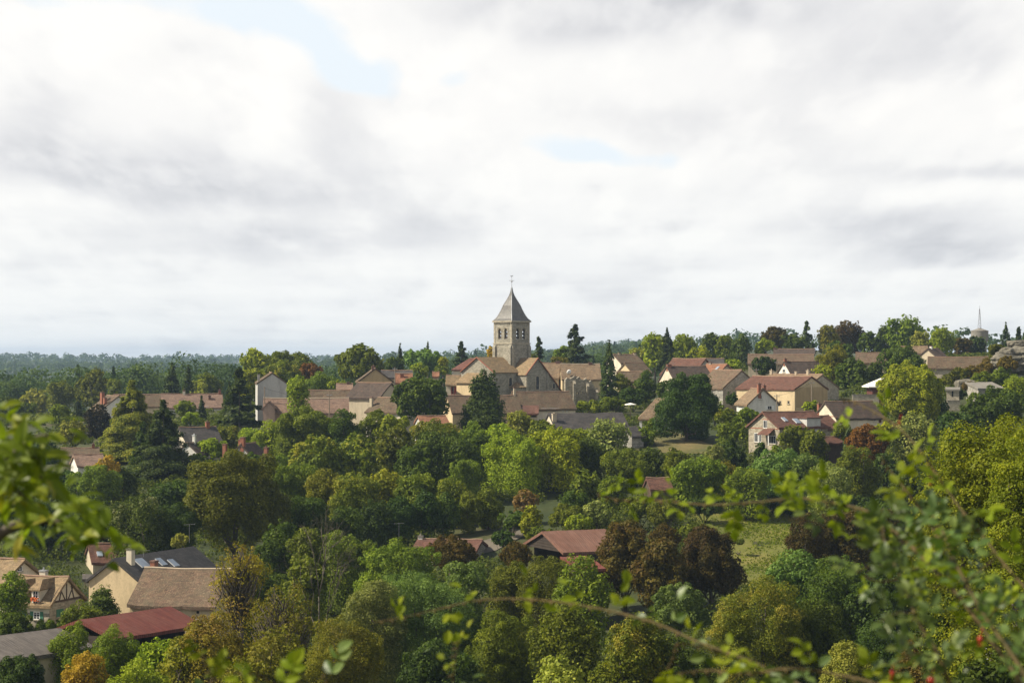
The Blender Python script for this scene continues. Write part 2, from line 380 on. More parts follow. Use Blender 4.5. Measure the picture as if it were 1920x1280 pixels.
simple('ridge', (.20, .125, .085), (.30, .20, .14), 3.0); simple('ridgepale', (.36, .29, .21), (.46, .38, .28), 3.0)
simple('deadwood', (.075, .062, .045), (.14, .12, .09), 2.0); simple('cane', (.055, .050, .018), (.11, .075, .03), 30.0); simple('hip', (.24, .016, .012), (.32, .04, .015), 40.0, .25)
simple('roadmat', (.11, .095, .075), (.17, .145, .11), .3); simple('flowers', (.55, .08, .03), (.6, .2, .05), 9.0)

# ------------------------------------------------------------------ ground
GD = np.array([-30, 2, 10, 40, 100, 150, 200, 250, 300, 350, 400, 450, 500, 560, 650, 800, 1100, 1800, 3000, 4500, 9000], float)
GC = np.array([-600, 0, 480, 960, 1200, 1440, 1920, 2600], float)
GZ = np.array([
 [-1.2, -1.9, -3.9, -13, -30, -36, -34, -29, -27, -24, -21, -19, -17, -17, -20, -24, -28, -27, -18, -10, -4],
 [-1.2, -1.9, -3.9, -13, -30, -36, -33, -28.5, -26, -24, -20.5, -18.5, -16, -15.5, -18, -22, -28, -27, -18, -10, -4],
 [-1.2, -1.9, -3.9, -13, -30, -37, -37, -33, -28, -23.5, -18.5, -14.5, -12.5, -12, -14, -20, -26, -25, -18, -10, -4],
 [-1.2, -1.9, -3.9, -13, -30, -38, -38, -33, -25.5, -20, -15.5, -13.3, -12, -11, -12, -16, -20, -18, -9, -9, -4],
 [-1.2, -1.9, -3.9, -13, -30, -38, -37, -31.5, -25, -20, -14.5, -11.5, -9, -8, -8, -10, -14, -8, 2, -6, -4],
 [-1.2, -1.9, -3.9, -13, -30, -37, -36, -31, -26, -19.5, -14, -10.5, -6.5, -3, -1, 0, 0, 2, -2, -6, -4],
 [-1.2, -1.9, -3.9, -12, -22, -25, -29, -28, -25, -19, -13, -6.5, -1, .5, 1.5, 2, 2, 2, 0, -3, -4],
 [-1.2, -1.9, -3.9, -11, -19, -22, -26, -25, -22, -16, -10, -4, 1, 2, 3, 4, 4, 4, 2, 0, -2]], float)
def ground(x, y):
    x = np.asarray(x, float); y = np.asarray(y, float)
    u = np.clip(CX + F * x / np.maximum(y, 25.0), GC[0], GC[-1])
    i = np.clip(np.searchsorted(GC, u) - 1, 0, len(GC) - 2); t = (u - GC[i]) / (GC[i + 1] - GC[i]); t = t * t * (3 - 2 * t)
    j = np.clip(np.searchsorted(GD, y) - 1, 0, len(GD) - 2); s = np.clip((y - GD[j]) / (GD[j + 1] - GD[j]), 0, 1)
    z = (GZ[i, j] * (1 - t) + GZ[i + 1, j] * t) * (1 - s) + (GZ[i, j + 1] * (1 - t) + GZ[i + 1, j + 1] * t) * s
    far = np.clip((y - 700) / 800, 0, 1)
    z = z + far * (7.0 * np.sin(x / 310 + y / 640 + 1.0) * np.sin(y / 410 - x / 900) + 3.2 * np.sin(x / 140 + 2.0 + y / 300))
    z = z + .25 * np.sin(x / 9.0 + 1.3) * np.sin(y / 11.0) * np.clip((y - 30) / 60, 0, 1)
    return z
def gz(x, y): return float(ground(x, y))
def at_ground(px, D):
    x = (px - CX) / F * D; return Vector((x, D, gz(x, D)))

def build_ground():
    ds = np.concatenate([np.linspace(-30, 30, 25), np.geomspace(33, 9000, 190)]); ts = np.linspace(-1, 1, 181); ts = np.sign(ts) * (0.55 * np.abs(ts) + 0.45 * np.abs(ts) ** 3)
    Y = np.repeat(ds, len(ts)); HW = np.maximum(70, np.abs(ds) * 1.5); X = (HW[:, None] * ts[None, :]).ravel()
    Z = ground(X, Y)
    V = np.stack([X, Y, Z], 1); n = len(ts)
    i = np.arange((len(ds) - 1) * n).reshape(len(ds) - 1, n)[:, :-1].ravel()
    Q = np.stack([i, i + 1, i + n + 1, i + n], 1)
    me = bpy.data.meshes.new('ground'); me.vertices.add(len(V)); me.vertices.foreach_set('co', V.astype(np.float32).ravel())
    me.loops.add(Q.size); me.loops.foreach_set('vertex_index', Q.astype(np.int32).ravel())
    me.polygons.add(len(Q)); me.polygons.foreach_set('loop_start', np.arange(0, Q.size, 4, dtype=np.int32)); me.update(calc_edges=True)
    m, t, bs = new_mat('soil_grass'); tc = t.n.new('ShaderNodeTexCoord')
    n1 = t.noise(tc.outputs['Object'], .035, 6.0, .6); n2 = t.noise(tc.outputs['Object'], .9, 6.0, .7)
    c = t.ramp(n1, [(.3, (.028, .042, .012)), (.5, (.044, .054, .015)), (.7, (.075, .065, .027))])
    c = t.mix(.8, c, t.ramp(n2, [(.3, .6), (.7, 1.35)]), 'MULTIPLY')
    t.l.new(c, bs.inputs['Base Color'])
    o = link('ground', me, m); o['kind'] = 'structure'
build_ground()
def patch(name, poly, mat, dz=.06, kind='structure', res=2.2):
    """a sheet laid on the terrain inside a polygon given as (photo column, distance)"""
    pts = [((px - CX) / F * D, D) for px, D in poly]
    xs = [p[0] for p in pts]; ys = [p[1] for p in pts]
    bm = bmesh.new(); vs = [bm.verts.new((x, y, 0)) for x, y in pts]; bm.faces.new(vs)
    for a, lo, hi in ((0, min(xs), max(xs)), (1, min(ys), max(ys))):
        c = lo + res
        while c < hi:
            co = [0, 0, 0]; no = [0, 0, 0]; co[a] = c; no[a] = 1
            bmesh.ops.bisect_plane(bm, geom=bm.verts[:] + bm.edges[:] + bm.faces[:], plane_co=co, plane_no=no); c += res
    bmesh.ops.triangulate(bm, faces=bm.faces[:])
    for v in bm.verts: v.co.z = gz(v.co.x, v.co.y) + dz
    o = bm_obj(name, bm, MATS[mat]); o['kind'] = kind
    return o
def grassmat(name, a, b, c):
    m, t, bs = new_mat(name); tc = t.n.new('ShaderNodeTexCoord')
    n1 = t.noise(tc.outputs['Object'], .12, 5.0, .6); n2 = t.noise(tc.outputs['Object'], 1.6, 5.0, .7)
    col = t.mix(.75, t.ramp(n1, [(.3, a), (.5, b), (.72, c)]), t.ramp(n2, [(.3, .65), (.7, 1.3)]), 'MULTIPLY')
    t.l.new(col, bs.inputs['Base Color'])
grassmat('meadowgrass', (.075, .098, .016), (.130, .132, .025), (.19, .165, .042))
grassmat('dryground', (.070, .082, .024), (.125, .108, .040), (.19, .140, .062))
grassmat('fieldgrass', (.13, .16, .045), (.18, .19, .06), (.24, .21, .085))
patch('meadow', [(1290, 329), (1400, 333), (1500, 334), (1560, 322), (1570, 285), (1490, 268), (1380, 270), (1330, 285), (1300, 300)], 'meadowgrass')
patch('dry_lawn', [(1180, 405), (1225, 392), (1240, 379), (1330, 377), (1345, 384), (1290, 396), (1240, 410)], 'dryground')
patch('track', [(800, 293), (880, 297), (960, 304), (985, 309), (990, 303), (930, 293), (860, 289), (800, 287)], 'roadmat', .07)
patch('hay_field', [(30, 1780), (60, 1960), (230, 1990), (250, 1800)], 'fieldgrass', .6, res=40)
patch('stubble_field', [(1780, 760), (1780, 900), (1960, 900), (1960, 760)], 'dryground', .15, res=12)
# ------------------------------------------------------------------ houses
HOUSES = []          # (x, y, radius) kept clear of undergrowth
class H: pass
def roof_mesh(L, W, Hh, R, ov=.35, vg=.25, hip=(0, 0), th=.16, seed=0, sag=.07, one=False):
    """pitched roof solid; ridge along X; hip = how far each ridge end is drawn in; one = single slope falling to -Y"""
    s = R / (W if one else W / 2)
    bm = bmesh.new(); xa, xb = -L / 2 - vg, L / 2 + vg
    if one:
        yr, yf = W / 2 + .15, -W / 2 - ov
        zr, zf = Hh + R + .15 * s, Hh - ov * s
        top = [bm.verts.new(c) for c in ((xa, yf, zf), (xb, yf, zf), (xb, yr, zr), (xa, yr, zr))]
        bot = [bm.verts.new((v.co.x, v.co.y, v.co.z - th)) for v in top]
        bm.faces.new(top); bm.faces.new(bot[::-1])
        for k in range(4): bm.faces.new((top[k], bot[k], bot[(k + 1) % 4], top[(k + 1) % 4]))
    else:
        ze = Hh - ov * s; y = W / 2 + ov; zr = Hh + R
        ra, rb = xa + hip[0], xb - hip[1]
        T = {k: bm.verts.new(c) for k, c in dict(A=(ra, 0, zr), B=(rb, 0, zr), a=(xa, -y, ze), b=(xb, -y, ze), c=(xa, y, ze), d=(xb, y, ze)).items()}
        U = {k: bm.verts.new((v.co.x, v.co.y, v.co.z - th)) for k, v in T.items()}
        f = lambda *vs: bm.faces.new(vs)
        f(T['a'], T['b'], T['B'], T['A']); f(T['d'], T['c'], T['A'], T['B'])
        f(U['A'], U['B'], U['b'], U['a']); f(U['B'], U['A'], U['c'], U['d'])
        f(T['b'], T['a'], U['a'], U['b']); f(T['c'], T['d'], U['d'], U['c'])
        for (r, e1, e2, h) in (('A', 'a', 'c', hip[0]), ('B', 'b', 'd', hip[1])):
            if h > 0:
                f(T[r], T[e1], T[e2]); f(U[r], U[e2], U[e1]); f(T[e1], U[e1], U[e2], T[e2])
            else:
                f(T[r], T[e1], U[e1], U[r]); f(T[r], U[r], U[e2], T[e2])
    bm.normal_update()
    cuts = 7
    bmesh.ops.subdivide_edges(bm, edges=bm.edges[:], cuts=cuts, use_grid_fill=True)
    r = random.Random(seed); p1, p2, p3 = r.random() * 6, r.random() * 6, r.random() * 6
    for v in bm.verts:
        v.co.z += sag * (.6 * math.sin(v.co.x * .9 + p1) * math.cos(v.co.y * .7 + p2) + .5 * math.sin(v.co.x * 2.1 + p3 + v.co.y)) - sag * .8 * (1 - (2 * v.co.x / max(L, 1)) ** 2)
    return bm
def wall_mesh(L, W, Hh, R, fd, hip=(0, 0), one=False):
    bm = bmesh.new(); x, y = L / 2, W / 2
    s = R / (W if one else W / 2)
    lo = [bm.verts.new(c) for c in ((-x, -y, -fd), (x, -y, -fd), (x, y, -fd), (-x, y, -fd))]
    e = .24
    if one:
        hi = [bm.verts.new(c) for c in ((-x, -y, Hh - e), (x, -y, Hh - e), (x, y, Hh + R - e), (-x, y, Hh + R - e))]
        for k in range(4): bm.faces.new((lo[k], lo[(k + 1) % 4], hi[(k + 1) % 4], hi[k]))
        bm.faces.new(hi); bm.faces.new(lo[::-1])
        return bm
    hi = [bm.verts.new((v.co.x, v.co.y, Hh - e)) for v in lo]
    bm.faces.new((lo[0], lo[1], hi[1], hi[0])); bm.faces.new((lo[2], lo[3], hi[3], hi[2]))
    ap = []
    for k, (i0, i1, h, sx) in enumerate(((3, 0, hip[0], -x), (1, 2, hip[1], x))):
        if h > 0: bm.faces.new((lo[i0], lo[i1], hi[i1], hi[i0])); ap.append(None)
        else:
            a = bm.verts.new((sx, 0, Hh + R - e)); ap.append(a); bm.faces.new((lo[i0], lo[i1], hi[i1], a, hi[i0]))
    bm.faces.new(lo[::-1])
    if ap[0] and ap[1]:
        bm.faces.new((hi[0], hi[1], ap[1], ap[0])); bm.faces.new((hi[2], hi[3], ap[0], ap[1]))
    else: bm.faces.new(hi)
    return bm
def house(name, label, x0, x1, ry, ey, D, yaw, W, wall, roof, cat='house', hip=(0, 0), ov=.35, vg=.22, group=None, one=False, nowall=False, ridge='ridge', sag=.10, L=None, base=None, th=.34):
    """x0..x1, ry: ridge ends and ridge row in the photo; ey: front eave row; D: distance of the ridge centre"""
    h = H(); a = rad(yaw) - math.atan(((x0 + x1) / 2 - CX) / F); m = D / F     # yaw is told against the line of sight
    h.L = L or (x1 - x0) * m / max(math.cos(rad(yaw)), .12); h.W = W; h.yaw = a
    ctr = P((x0 + x1) / 2, ry, D)
    rz = ctr.z
    fy = D - (W / 2) * math.cos(a) if not one else D
    off = Vector((math.sin(a), -math.cos(a), 0)) * (W / 2)
    if one:   # ridge is at +W/2 from the centre
        ctr = ctr + off
        ze = P(960, ey, ctr.y + off.y).z
    else: ze = P(960, ey, ctr.y + off.y).z
    h.R = max(.3, rz - ze)
    if hip[0]: ctr = ctr
    R3 = Matrix.Rotation(a, 3, 'Z')
    hl = h.L / 2
    cs = [R3 @ Vector((sx * hl, sy * W / 2, 0)) + ctr for sx in (-1, 1) for sy in (-1, 1)]
    gs = [gz(c.x, c.y) for c in cs]
    gfront = gz(ctr.x + off.x, ctr.y + off.y)
    h.z0 = max(min(gs), gfront - 1.5) if base is None else base
    h.H = ze - h.z0
    if h.H < 1.6: print('LOW', name, label, round(h.H, 2)); h.z0 = ze - 2.2; h.H = 2.2
    h.c = Vector((ctr.x, ctr.y, h.z0)); h.wall = wall
    h.o = empty(name, h.c, a, label, cat, group)
    h.Mi = (Matrix.Translation(h.c) @ Matrix.Rotation(a, 4, 'Z')).inverted()
    fd = 2.5
    seed = int(x0 * 7 + ry)
    h.wallo = None
    hipw = tuple((1 if v > 0 else 0) for v in hip)
    if not nowall: h.wallo = bm_obj('wall', wall_mesh(h.L, W, h.H, h.R, fd, hipw, one), MATS[wall], h.o)
    h.roof = bm_obj('roof', roof_mesh(h.L, W, h.H, h.R, ov, vg, hip, th, seed, sag, one), MATS[roof], h.o)
    if ridge and not one:
        bm = bmesh.new(); ra, rb = -hl - vg + hip[0], hl + vg - hip[1]
        n = max(4, int((rb - ra) / .9)); r = random.Random(seed)
        add_tube(bm, [(ra + (rb - ra) * k / n, 0, h.H + h.R + .02 - sag * .8 * (1 - (2 * (ra + (rb - ra) * k / n) / max(h.L, 1)) ** 2) + r.uniform(-.03, .03)) for k in range(n + 1)], .13, 6)
        bm_obj('ridge_cap', bm, MATS[ridge], h.roof)
    h.hip = hip
    HOUSES.append((ctr.x, ctr.y, max(h.L, W) / 2))
    h.D = D; h.one = one
    return h
def to_local(h, p): return h.Mi @ p
def hit(h, face, px, py):
    """local point where the sight line through a photo pixel meets a wall plane"""
    n, c = {'f': ((0, -1, 0), (0, -h.W / 2, 0)), 'b': ((0, 1, 0), (0, h.W / 2, 0)), 'l': ((-1, 0, 0), (-h.L / 2, 0, 0)), 'r': ((1, 0, 0), (h.L / 2, 0, 0)),
            's': ((0, -h.R, h.W / 2), (0, 0, h.H + h.R))}[face]
    n = Vector(n); c = Vector(c); o = h.Mi @ Vector((0, 0, 0)); d = (h.Mi.to_3x3() @ ray(px, py))
    return o + d * ((c - o).dot(n) / d.dot(n))
def face_frame(face):
    return {'f': (Vector((1, 0, 0)), Vector((0, 0, 1)), Vector((0, -1, 0))), 'b': (Vector((-1, 0, 0)), Vector((0, 0, 1)), Vector((0, 1, 0))),
            'l': (Vector((0, -1, 0)), Vector((0, 0, 1)), Vector((-1, 0, 0))), 'r': (Vector((0, 1, 0)), Vector((0, 0, 1)), Vector((1, 0, 0)))}[face]
def slab(bm, c, u, v, n, w, hh, d0, d1):
    vs = []
    for d in (d0, d1):
        for (i, j) in ((-1, -1), (1, -1), (1, 1), (-1, 1)): vs.append(bm.verts.new(c + u * (i * w / 2) + v * (j * hh / 2) + n * d))
    for f in ((3, 2, 1, 0), (4, 5, 6, 7), (0, 1, 5, 4), (1, 2, 6, 5), (2, 3, 7, 6), (3, 0, 4, 7)): bm.faces.new([vs[i] for i in f])
def window(h, face, px, py, wp, hp, bars=(1, 1), frame='paintwhite', pane='glass', name='window', sill=True, lintel=None, shutters=None, parent=None, fw=.07, label=None):
    """window centred on a photo pixel, wp x hp pixels large as seen"""
    c = hit(h, face, px, py); u, v, n = face_frame(face)
    w = abs((hit(h, face, px + wp / 2, py) - hit(h, face, px - wp / 2, py)).dot(u)); hh = abs((hit(h, face, px, py - hp / 2) - hit(h, face, px, py + hp / 2)).z)
    bm = bmesh.new()
    slab(bm, c + v * (hh / 2 - fw / 2), u, v, n, w, fw, -.05, .05); slab(bm, c - v * (hh / 2 - fw / 2), u, v, n, w, fw, -.05, .05)
    for s in (-1, 1): slab(bm, c + u * s * (w / 2 - fw / 2), u, v, n, fw, hh - 2 * fw, -.05, .05)
    for k in range(bars[0]): slab(bm, c + u * (-w / 2 + w * (k + 1) / (bars[0] + 1)), u, v, n, fw * .75, hh - 2 * fw, -.05, .043)
    for k in range(bars[1]): slab(bm, c + v * (-hh / 2 + hh * (k + 1) / (bars[1] + 1)), u, v, n, w - 2 * fw, fw * .55, -.05, .036)
    o = bm_obj(name, bm, MATS[frame], parent or h.o)
    if label: o['label'] = label
    bm = bmesh.new(); slab(bm, c, u, v, n, w - 2 * fw, hh - 2 * fw, -.06, .015); bm_obj('pane', bm, MATS[pane], o)
    if sill: bm = bmesh.new(); slab(bm, c - v * (hh / 2 + .06), u, v, n, w + .2, .11, -.05, .13); bm_obj('sill', bm, MATS['palestone'], o)
    if lintel: bm = bmesh.new(); slab(bm, c + v * (hh / 2 + .12), u, v, n, w + .4, .2, -.05, .03); bm_obj('lintel', bm, MATS[lintel], o)
    if shutters:
        for s in ((-1, 1) if shutters[1] == 'both' else (shutters[1],)):
            bm = bmesh.new(); cc = c + u * s * (w / 2 + w * .27)
            slab(bm, cc, u, v, n, w * .5, hh, -.02, .045)
            for k in range(3): slab(bm, cc + v * hh * (-.36 + .36 * k), u, v, n, w * .46, .09, .04, .065)
            bm_obj('shutter', bm, MATS[shutters[0]], h.o)
    return o
def door(h, face, px, py, wp, hp, mat, name='door', frame=None):
    c = hit(h, face, px, py); u, v, n = face_frame(face)
    w = abs((hit(h, face, px + wp / 2, py) - hit(h, face, px - wp / 2, py)).dot(u)); hh = abs((hit(h, face, px, py - hp / 2) - hit(h, face, px, py + hp / 2)).z)
    bm = bmesh.new(); slab(bm, c, u, v, n, w, hh, -.05, .025)
    for k in range(3): slab(bm, c + u * w * (-.3 + .3 * k), u, v, n, .05, hh * .9, .0, .04)
    return bm_obj(name, bm, MATS[mat], h.o)
def opening(h, face, px, py, wp, hp, name='opening'):
    c = hit(h, face, px, py); u, v, n = face_frame(face)
    w = abs((hit(h, face, px + wp / 2, py) - hit(h, face, px - wp / 2, py)).dot(u)); hh = abs((hit(h, face, px, py - hp / 2) - hit(h, face, px, py + hp / 2)).z)
    bm = bmesh.new(); slab(bm, c, u, v, n, w, hh, -.05, .012); return bm_obj(name, bm, MATS['black'], h.o)
def chimney(h, px, top, w=.6, d=.55, mat='brick', off=0.0, pots=1, cap='brickdark', name='chimney'):
    """chimney through the roof at photo column px, its top at photo row `top`; off = metres from the ridge (+ behind)"""
    o = h.Mi @ Vector((0, 0, 0)); dd = h.Mi.to_3x3() @ ray(px, top)
    t = (off - o.y) / dd.y if abs(dd.y) > .2 else (h.D)
    p = o + dd * t
    x = max(-h.L / 2 + w / 2 - .1, min(h.L / 2 - w / 2 + .1, p.x)); ztop = p.z
    zr = h.H + h.R * (1 - abs(off) / (h.W / 2)) if not h.one else h.H + h.R * .5
    ztop = max(ztop, zr + .4)
    bm = bmesh.new(); add_box(bm, x - w / 2, x + w / 2, off - d / 2, off + d / 2, zr - 1.2, ztop - .18)
    c = bm_obj(name, bm, MATS[mat], h.roof)
    bm = bmesh.new(); add_box(bm, x - w / 2 - .06, x + w / 2 + .06, off - d / 2 - .06, off + d / 2 + .06, ztop - .178, ztop)
    for k in range(pots):
        xx = x + (k - (pots - 1) / 2) * .34; add_tube(bm, [(xx, off, ztop - .02), (xx, off, ztop + .3)], [.12, .09], 8)
    bm_obj('chimney_cap', bm, MATS[cap], h.roof)
    return c
def slope_quad(h, px, py, wp, hp, mat, name, frame=True):
    """skylight lying on the front roof slope at a photo pixel"""
    c = hit(h, 's', px, py); n = Vector((0, -h.R, h.W / 2)).normalized(); u = Vector((1, 0, 0)); v = n.cross(u)
    w = abs((hit(h, 's', px + wp / 2, py) - hit(h, 's', px - wp / 2, py)).x); hh = (hit(h, 's', px, py - hp / 2) - hit(h, 's', px, py + hp / 2)).length
    w = max(w, .5); hh = min(max(hh, .7), 1.6); c = c + n * .05
    bm = bmesh.new(); slab(bm, c, u, v, n, w + .16, hh + .16, -.15, .05); o = bm_obj(name, bm, MATS['zinc'], h.roof)
    return o, c, u, v, n, w, hh
def skylight(h, px, py, wp, hp):
    o, c, u, v, n, w, hh = slope_quad(h, px, py, wp, hp, 'zinc', 'skylight')
    m = MATS['skylight']; o.data.materials.append(m)
    # glass set as the second material on the top face
    f = max(o.data.polygons, key=lambda p: p.center.dot(n)); 
    f.material_index = 1
    return o
def antenna(label, px, top, base_p, mat='metal', arms=5):
    """rooftop aerial: mast with a comb of rods"""
    D = base_p.y; tp = P(px, top, D)
    e = empty('television_aerial', base_p, 0, label, 'aerial'); hgt = tp.z - base_p.z
    bm = bmesh.new(); add_tube(bm, [(0, 0, -.3), (0, 0, hgt)], .022, 5); bm_obj('mast', bm, MATS['metal'], e)
    bm = bmesh.new(); add_tube(bm, [(-.7, 0, hgt - .1), (.7, .1, hgt)], .015, 4)
    for k in range(arms): x = -.6 + 1.2 * k / (arms - 1); add_tube(bm, [(x, -.35, hgt - .05), (x, .35, hgt - .05)], .011, 4)
    bm_obj('aerial_comb', bm, MATS['metal'], e)

# ---- left foreground group -------------------------------------------------
h = house('timbered_house', 'half-timbered house with green shutters and two dormers under a tan tile roof', 42, 123, 1079, 1126, 236, -33, 6.6, 'stone', 'tile_tan', ov=.45, vg=.4)
TH = h
# upper plaster storey band and timber gable
bm = bmesh.new(); bmax = h.H - .12; zmid = hit(h, 'r', 120, 1127).z
add_box(bm, -h.L / 2 + .02, h.L / 2 - .02, -h.W / 2 - .03, -h.W / 2 + .05, zmid - 1.0, bmax); bm_obj('plaster_band', bm, MATS['warmwhite'], h.o)
bm = bmesh.new()
xg = h.L / 2 + .03
tri = [bm.verts.new((xg, y, z)) for y, z in ((-h.W / 2 + .02, h.H - .1), (h.W / 2 - .02, h.H - .1), (0, h.H + h.R - .16))]
tb = [bm.verts.new((xg - .1, v.co.y, v.co.z)) for v in tri]; bm.faces.new(tri); bm.faces.new(tb[::-1])
for k in range(3): bm.faces.new((tri[k], tb[k], tb[(k + 1) % 3], tri[(k + 1) % 3]))
gp = bm_obj('gable_plaster', bm, MATS['warmwhite'], h.o)
bm = bmesh.new(); X = xg + .03
def beam(a, b, w=.17):
    a = Vector((X, *a)); b = Vector((X, *b)); d = (b - a).normalized(); nn = Vector((1, 0, 0)); s = d.cross(nn) * w / 2
    vs = [bm.verts.new(p + nn * q) for q in (-.05, .03) for p in (a - s, a + s, b + s, b - s)]
    for f in ((3, 2, 1, 0), (4, 5, 6, 7), (0, 1, 5, 4), (1, 2, 6, 5), (2, 3, 7, 6), (3, 0, 4, 7)): bm.faces.new([vs[i] for i in f])
w2 = h.W / 2; z0 = h.H - .1; zr = h.H + h.R
beam((-w2, z0), (w2, z0), .22)
for s in (-1, 1): beam((s * (w2 - .02), z0 + .05), (0, zr - .1), .2)
beam((0, z0), (0, zr - .2)); beam((-1.5, z0), (-.9, z0 + (zr - z0) * .58)); beam((1.5, z0), (.9, z0 + (zr - z0) * .58)); beam((-.35, z0 + .1), (-1.25, z0 + (zr - z0) * .52), .13); beam((.35, z0 + .1), (1.25, z0 + (zr - z0) * .52), .13)
bm_obj('gable_timber', bm, MATS['timber'], h.o)
# dormers
def dormer(h, px, top, bot, wpx, roofm='tile_tan', wallm='warmwhite', glaz=(1, 2), tall=False):
    c = hit(h, 'f', px, (top + bot) / 2); w = abs(hit(h, 'f', px + wpx / 2, top).x - hit(h, 'f', px - wpx / 2, top).x)
    zt = hit(h, 'f', px, top).z; zb = hit(h, 'f', px, bot).z; y0 = -h.W / 2 - .12
    bm = bmesh.new(); add_box(bm, c.x - w / 2, c.x + w / 2, y0, 0, zb, zt); d = bm_obj('dormer', bm, MATS[wallm], h.o)
    bm = bmesh.new(); o = .22
    A = [(c.x - w / 2 - o, y0 - .35, zt - .08), (c.x + w / 2 + o, y0 - .35, zt - .08), (c.x + w / 2 + o, .3, zt + .1), (c.x - w / 2 - o, .3, zt + .1)]
    B = [(c.x - .25, y0 + 1.0, zt + .95), (c.x + .25, y0 + 1.0, zt + .95), (c.x + .25, .3, zt + .95), (c.x - .25, .3, zt + .95)]
    va = [bm.verts.new(p) for p in A]; vb = [bm.verts.new(p) for p in B]; vc = [bm.verts.new((p[0], p[1], p[2] - .12)) for p in A]
    bm.faces.new(vb); bm.faces.new(vc[::-1])
    for k in range(4): bm.faces.new((va[k], va[(k + 1) % 4], vb[(k + 1) % 4], vb[k])); bm.faces.new((vc[k], vc[(k + 1) % 4], va[(k + 1) % 4], va[k]))
    bm_obj('dormer_roof', bm, MATS[roofm], d)
    bm = bmesh.new(); u, v, n = face_frame('f'); cc = Vector((c.x, y0, (zt + zb) / 2)); ww, hh = w * .62, (zt - zb) * .72
    slab(bm, cc, u, v, n, ww, hh, -.05, .02); win = bm_obj('window', bm, MATS['glass'], d)
    bm = bmesh.new()
    for k in range(glaz[0]): slab(bm, cc + u * (-ww / 2 + ww * (k + 1) / (glaz[0] + 1)), u, v, n, .06, hh, 0, .04)
    for k in range(glaz[1]): slab(bm, cc + v * (-hh / 2 + hh * (k + 1) / (glaz[1] + 1)), u, v, n, ww, .05, 0, .036)
    for s in (-1, 1): slab(bm, cc + u * s * ww / 2, u, v, n, .09, hh + .09, 0, .05)
    slab(bm, cc - v * hh / 2, u, v, n, ww + .3, .09, 0, .1); bm_obj('window_frame', bm, MATS['paintwhite'], d)
    return d, cc, hh
dormer(h, 33, 1104, 1119, 18); d2, cc, hh = dormer(h, 68, 1103, 1138, 15, glaz=(1, 3))
bm = bmesh.new()
for k in range(40): 
    r = random.Random(k); p = cc + Vector((r.uniform(-.5, .5), -.2 - r.random() * .15, -.1 + r.uniform(-.2, .2))); q = r.uniform(.04, .075); add_box(bm, p.x - q, p.x + q, p.y - q, p.y + q, p.z - q, p.z + q, None)
fb = bm_obj('flower_box', bm, MATS['flowers'], None)
fb.location = TH.c; fb.rotation_euler = (0, 0, TH.yaw)
tag(fb, 'box of orange flowers at the tall dormer window of the half-timbered house', 'flower box')
window(h, 'f', 34, 1150, 14, 17, (2, 1), shutters=('greenpaint', 1)); window(h, 'f', 69, 1153, 12, 15, (1, 2), shutters=('greenpaint', 'both'))
window(h, 'r', 112, 1148, 13, 14, (1, 1), frame='greenpaint', pane='greenpaint')
chimney(h, 82, 1068, .75, .6, 'warmwhite', off=.6, cap='metal')
h = house('tan_roof_house', 'house at the left edge with golden tile roof and one small white gable window', -55, 41, 1045, 1086, 250, -36, 7.6, 'warmwhite', 'tile_tan', ov=.4, vg=.4)
window(h, 'r', 37, 1066, 9, 9, (1, 1))
h = house('cream_gable_house', 'cream gabled house with long dark ribbed roof, skylights and a white chimney', 219, 362, 1034, 1076, 254, 57, 7.2, 'cream', 'ribbed_dark', ov=.3, vg=.3, ridge=None, sag=.02)
chimney(h, 245, 1027, .75, .7, 'warmwhite', off=-1.0, cap='concrete', pots=1); chimney(h, 289, 1050, .8, .6, 'brick', off=-2.4, pots=0)
skylight(h, 266, 1055, 17, 10); skylight(h, 302, 1053, 10, 8); skylight(h, 325, 1055, 10, 8)
pp = P(269, 1060, 251); antenna('thin aerial mast beside the white chimney of the dark ribbed roof', 269, 1031, pp)
antenna('aerial on the white walled house end of the brown roofed row', 206, 731, P(206, 742, 518))
antenna('aerial on the broad red brown roof below the church gable', 1012, 722, P(1012, 735, 444))
antenna('aerial beside the brick chimney of the cream gable over the oak', 1262, 680, P(1262, 688, 477))
antenna('aerial on the ridge of the cream gabled farmhouse', 1600, 741, P(1600, 752, 402))
antenna('aerial on a mast in front of the big dark olive tree', 355, 982, P(355, 1012, 262))
h = house('long_mossy_barn', 'barn with big mossy brown tile roof between dark ribbed roof and red shed', 275, 428, 1065, 1131, 230, -20, 9.6, 'cream', 'tile_moss', cat='barn', ov=.3, ridge='ridgepale')
opening(h, 'f', 371, 1147, 5, 5)
h = house('open_red_shed', 'open shed with dark red sheet roof in front of the mossy barn', 155, 317, 1148, 1180, 213, 47, 8.4, 'darkwood', 'sheet_red', cat='shed', nowall=True, ridge=None, sag=.02, ov=.4)
bm = bmesh.new()
for k in range(5):
    x = -h.L / 2 + .3 + (h.L - .6) * k / 4; add_box(bm, x - .12, x + .12, -h.W / 2, -h.W / 2 + .24, -2, h.H - .2); 
bm_obj('post_row', bm, MATS['darkwood'], h.o)
bm = bmesh.new(); add_box(bm, -h.L / 2, h.L / 2, h.W / 2 - .1, h.W / 2, -2, h.H - .1); add_box(bm, -h.L / 2, -h.L / 2 + .1, -h.W / 2, h.W / 2 - .1, -2, h.H - .1); add_box(bm, h.L / 2 - .1, h.L / 2, -h.W / 2 + 2, h.W / 2 - .1, -2, h.H - .1); bm_obj('back_wall', bm, MATS['darkwood'], h.o)
h = house('grey_roof_shed', 'low shed with grey sheet roof in the bottom left corner', -60, 108, 1187, 1222, 190, 38, 9.5, 'beige', 'sheet_grey', cat='shed', ridge=None, sag=.02)
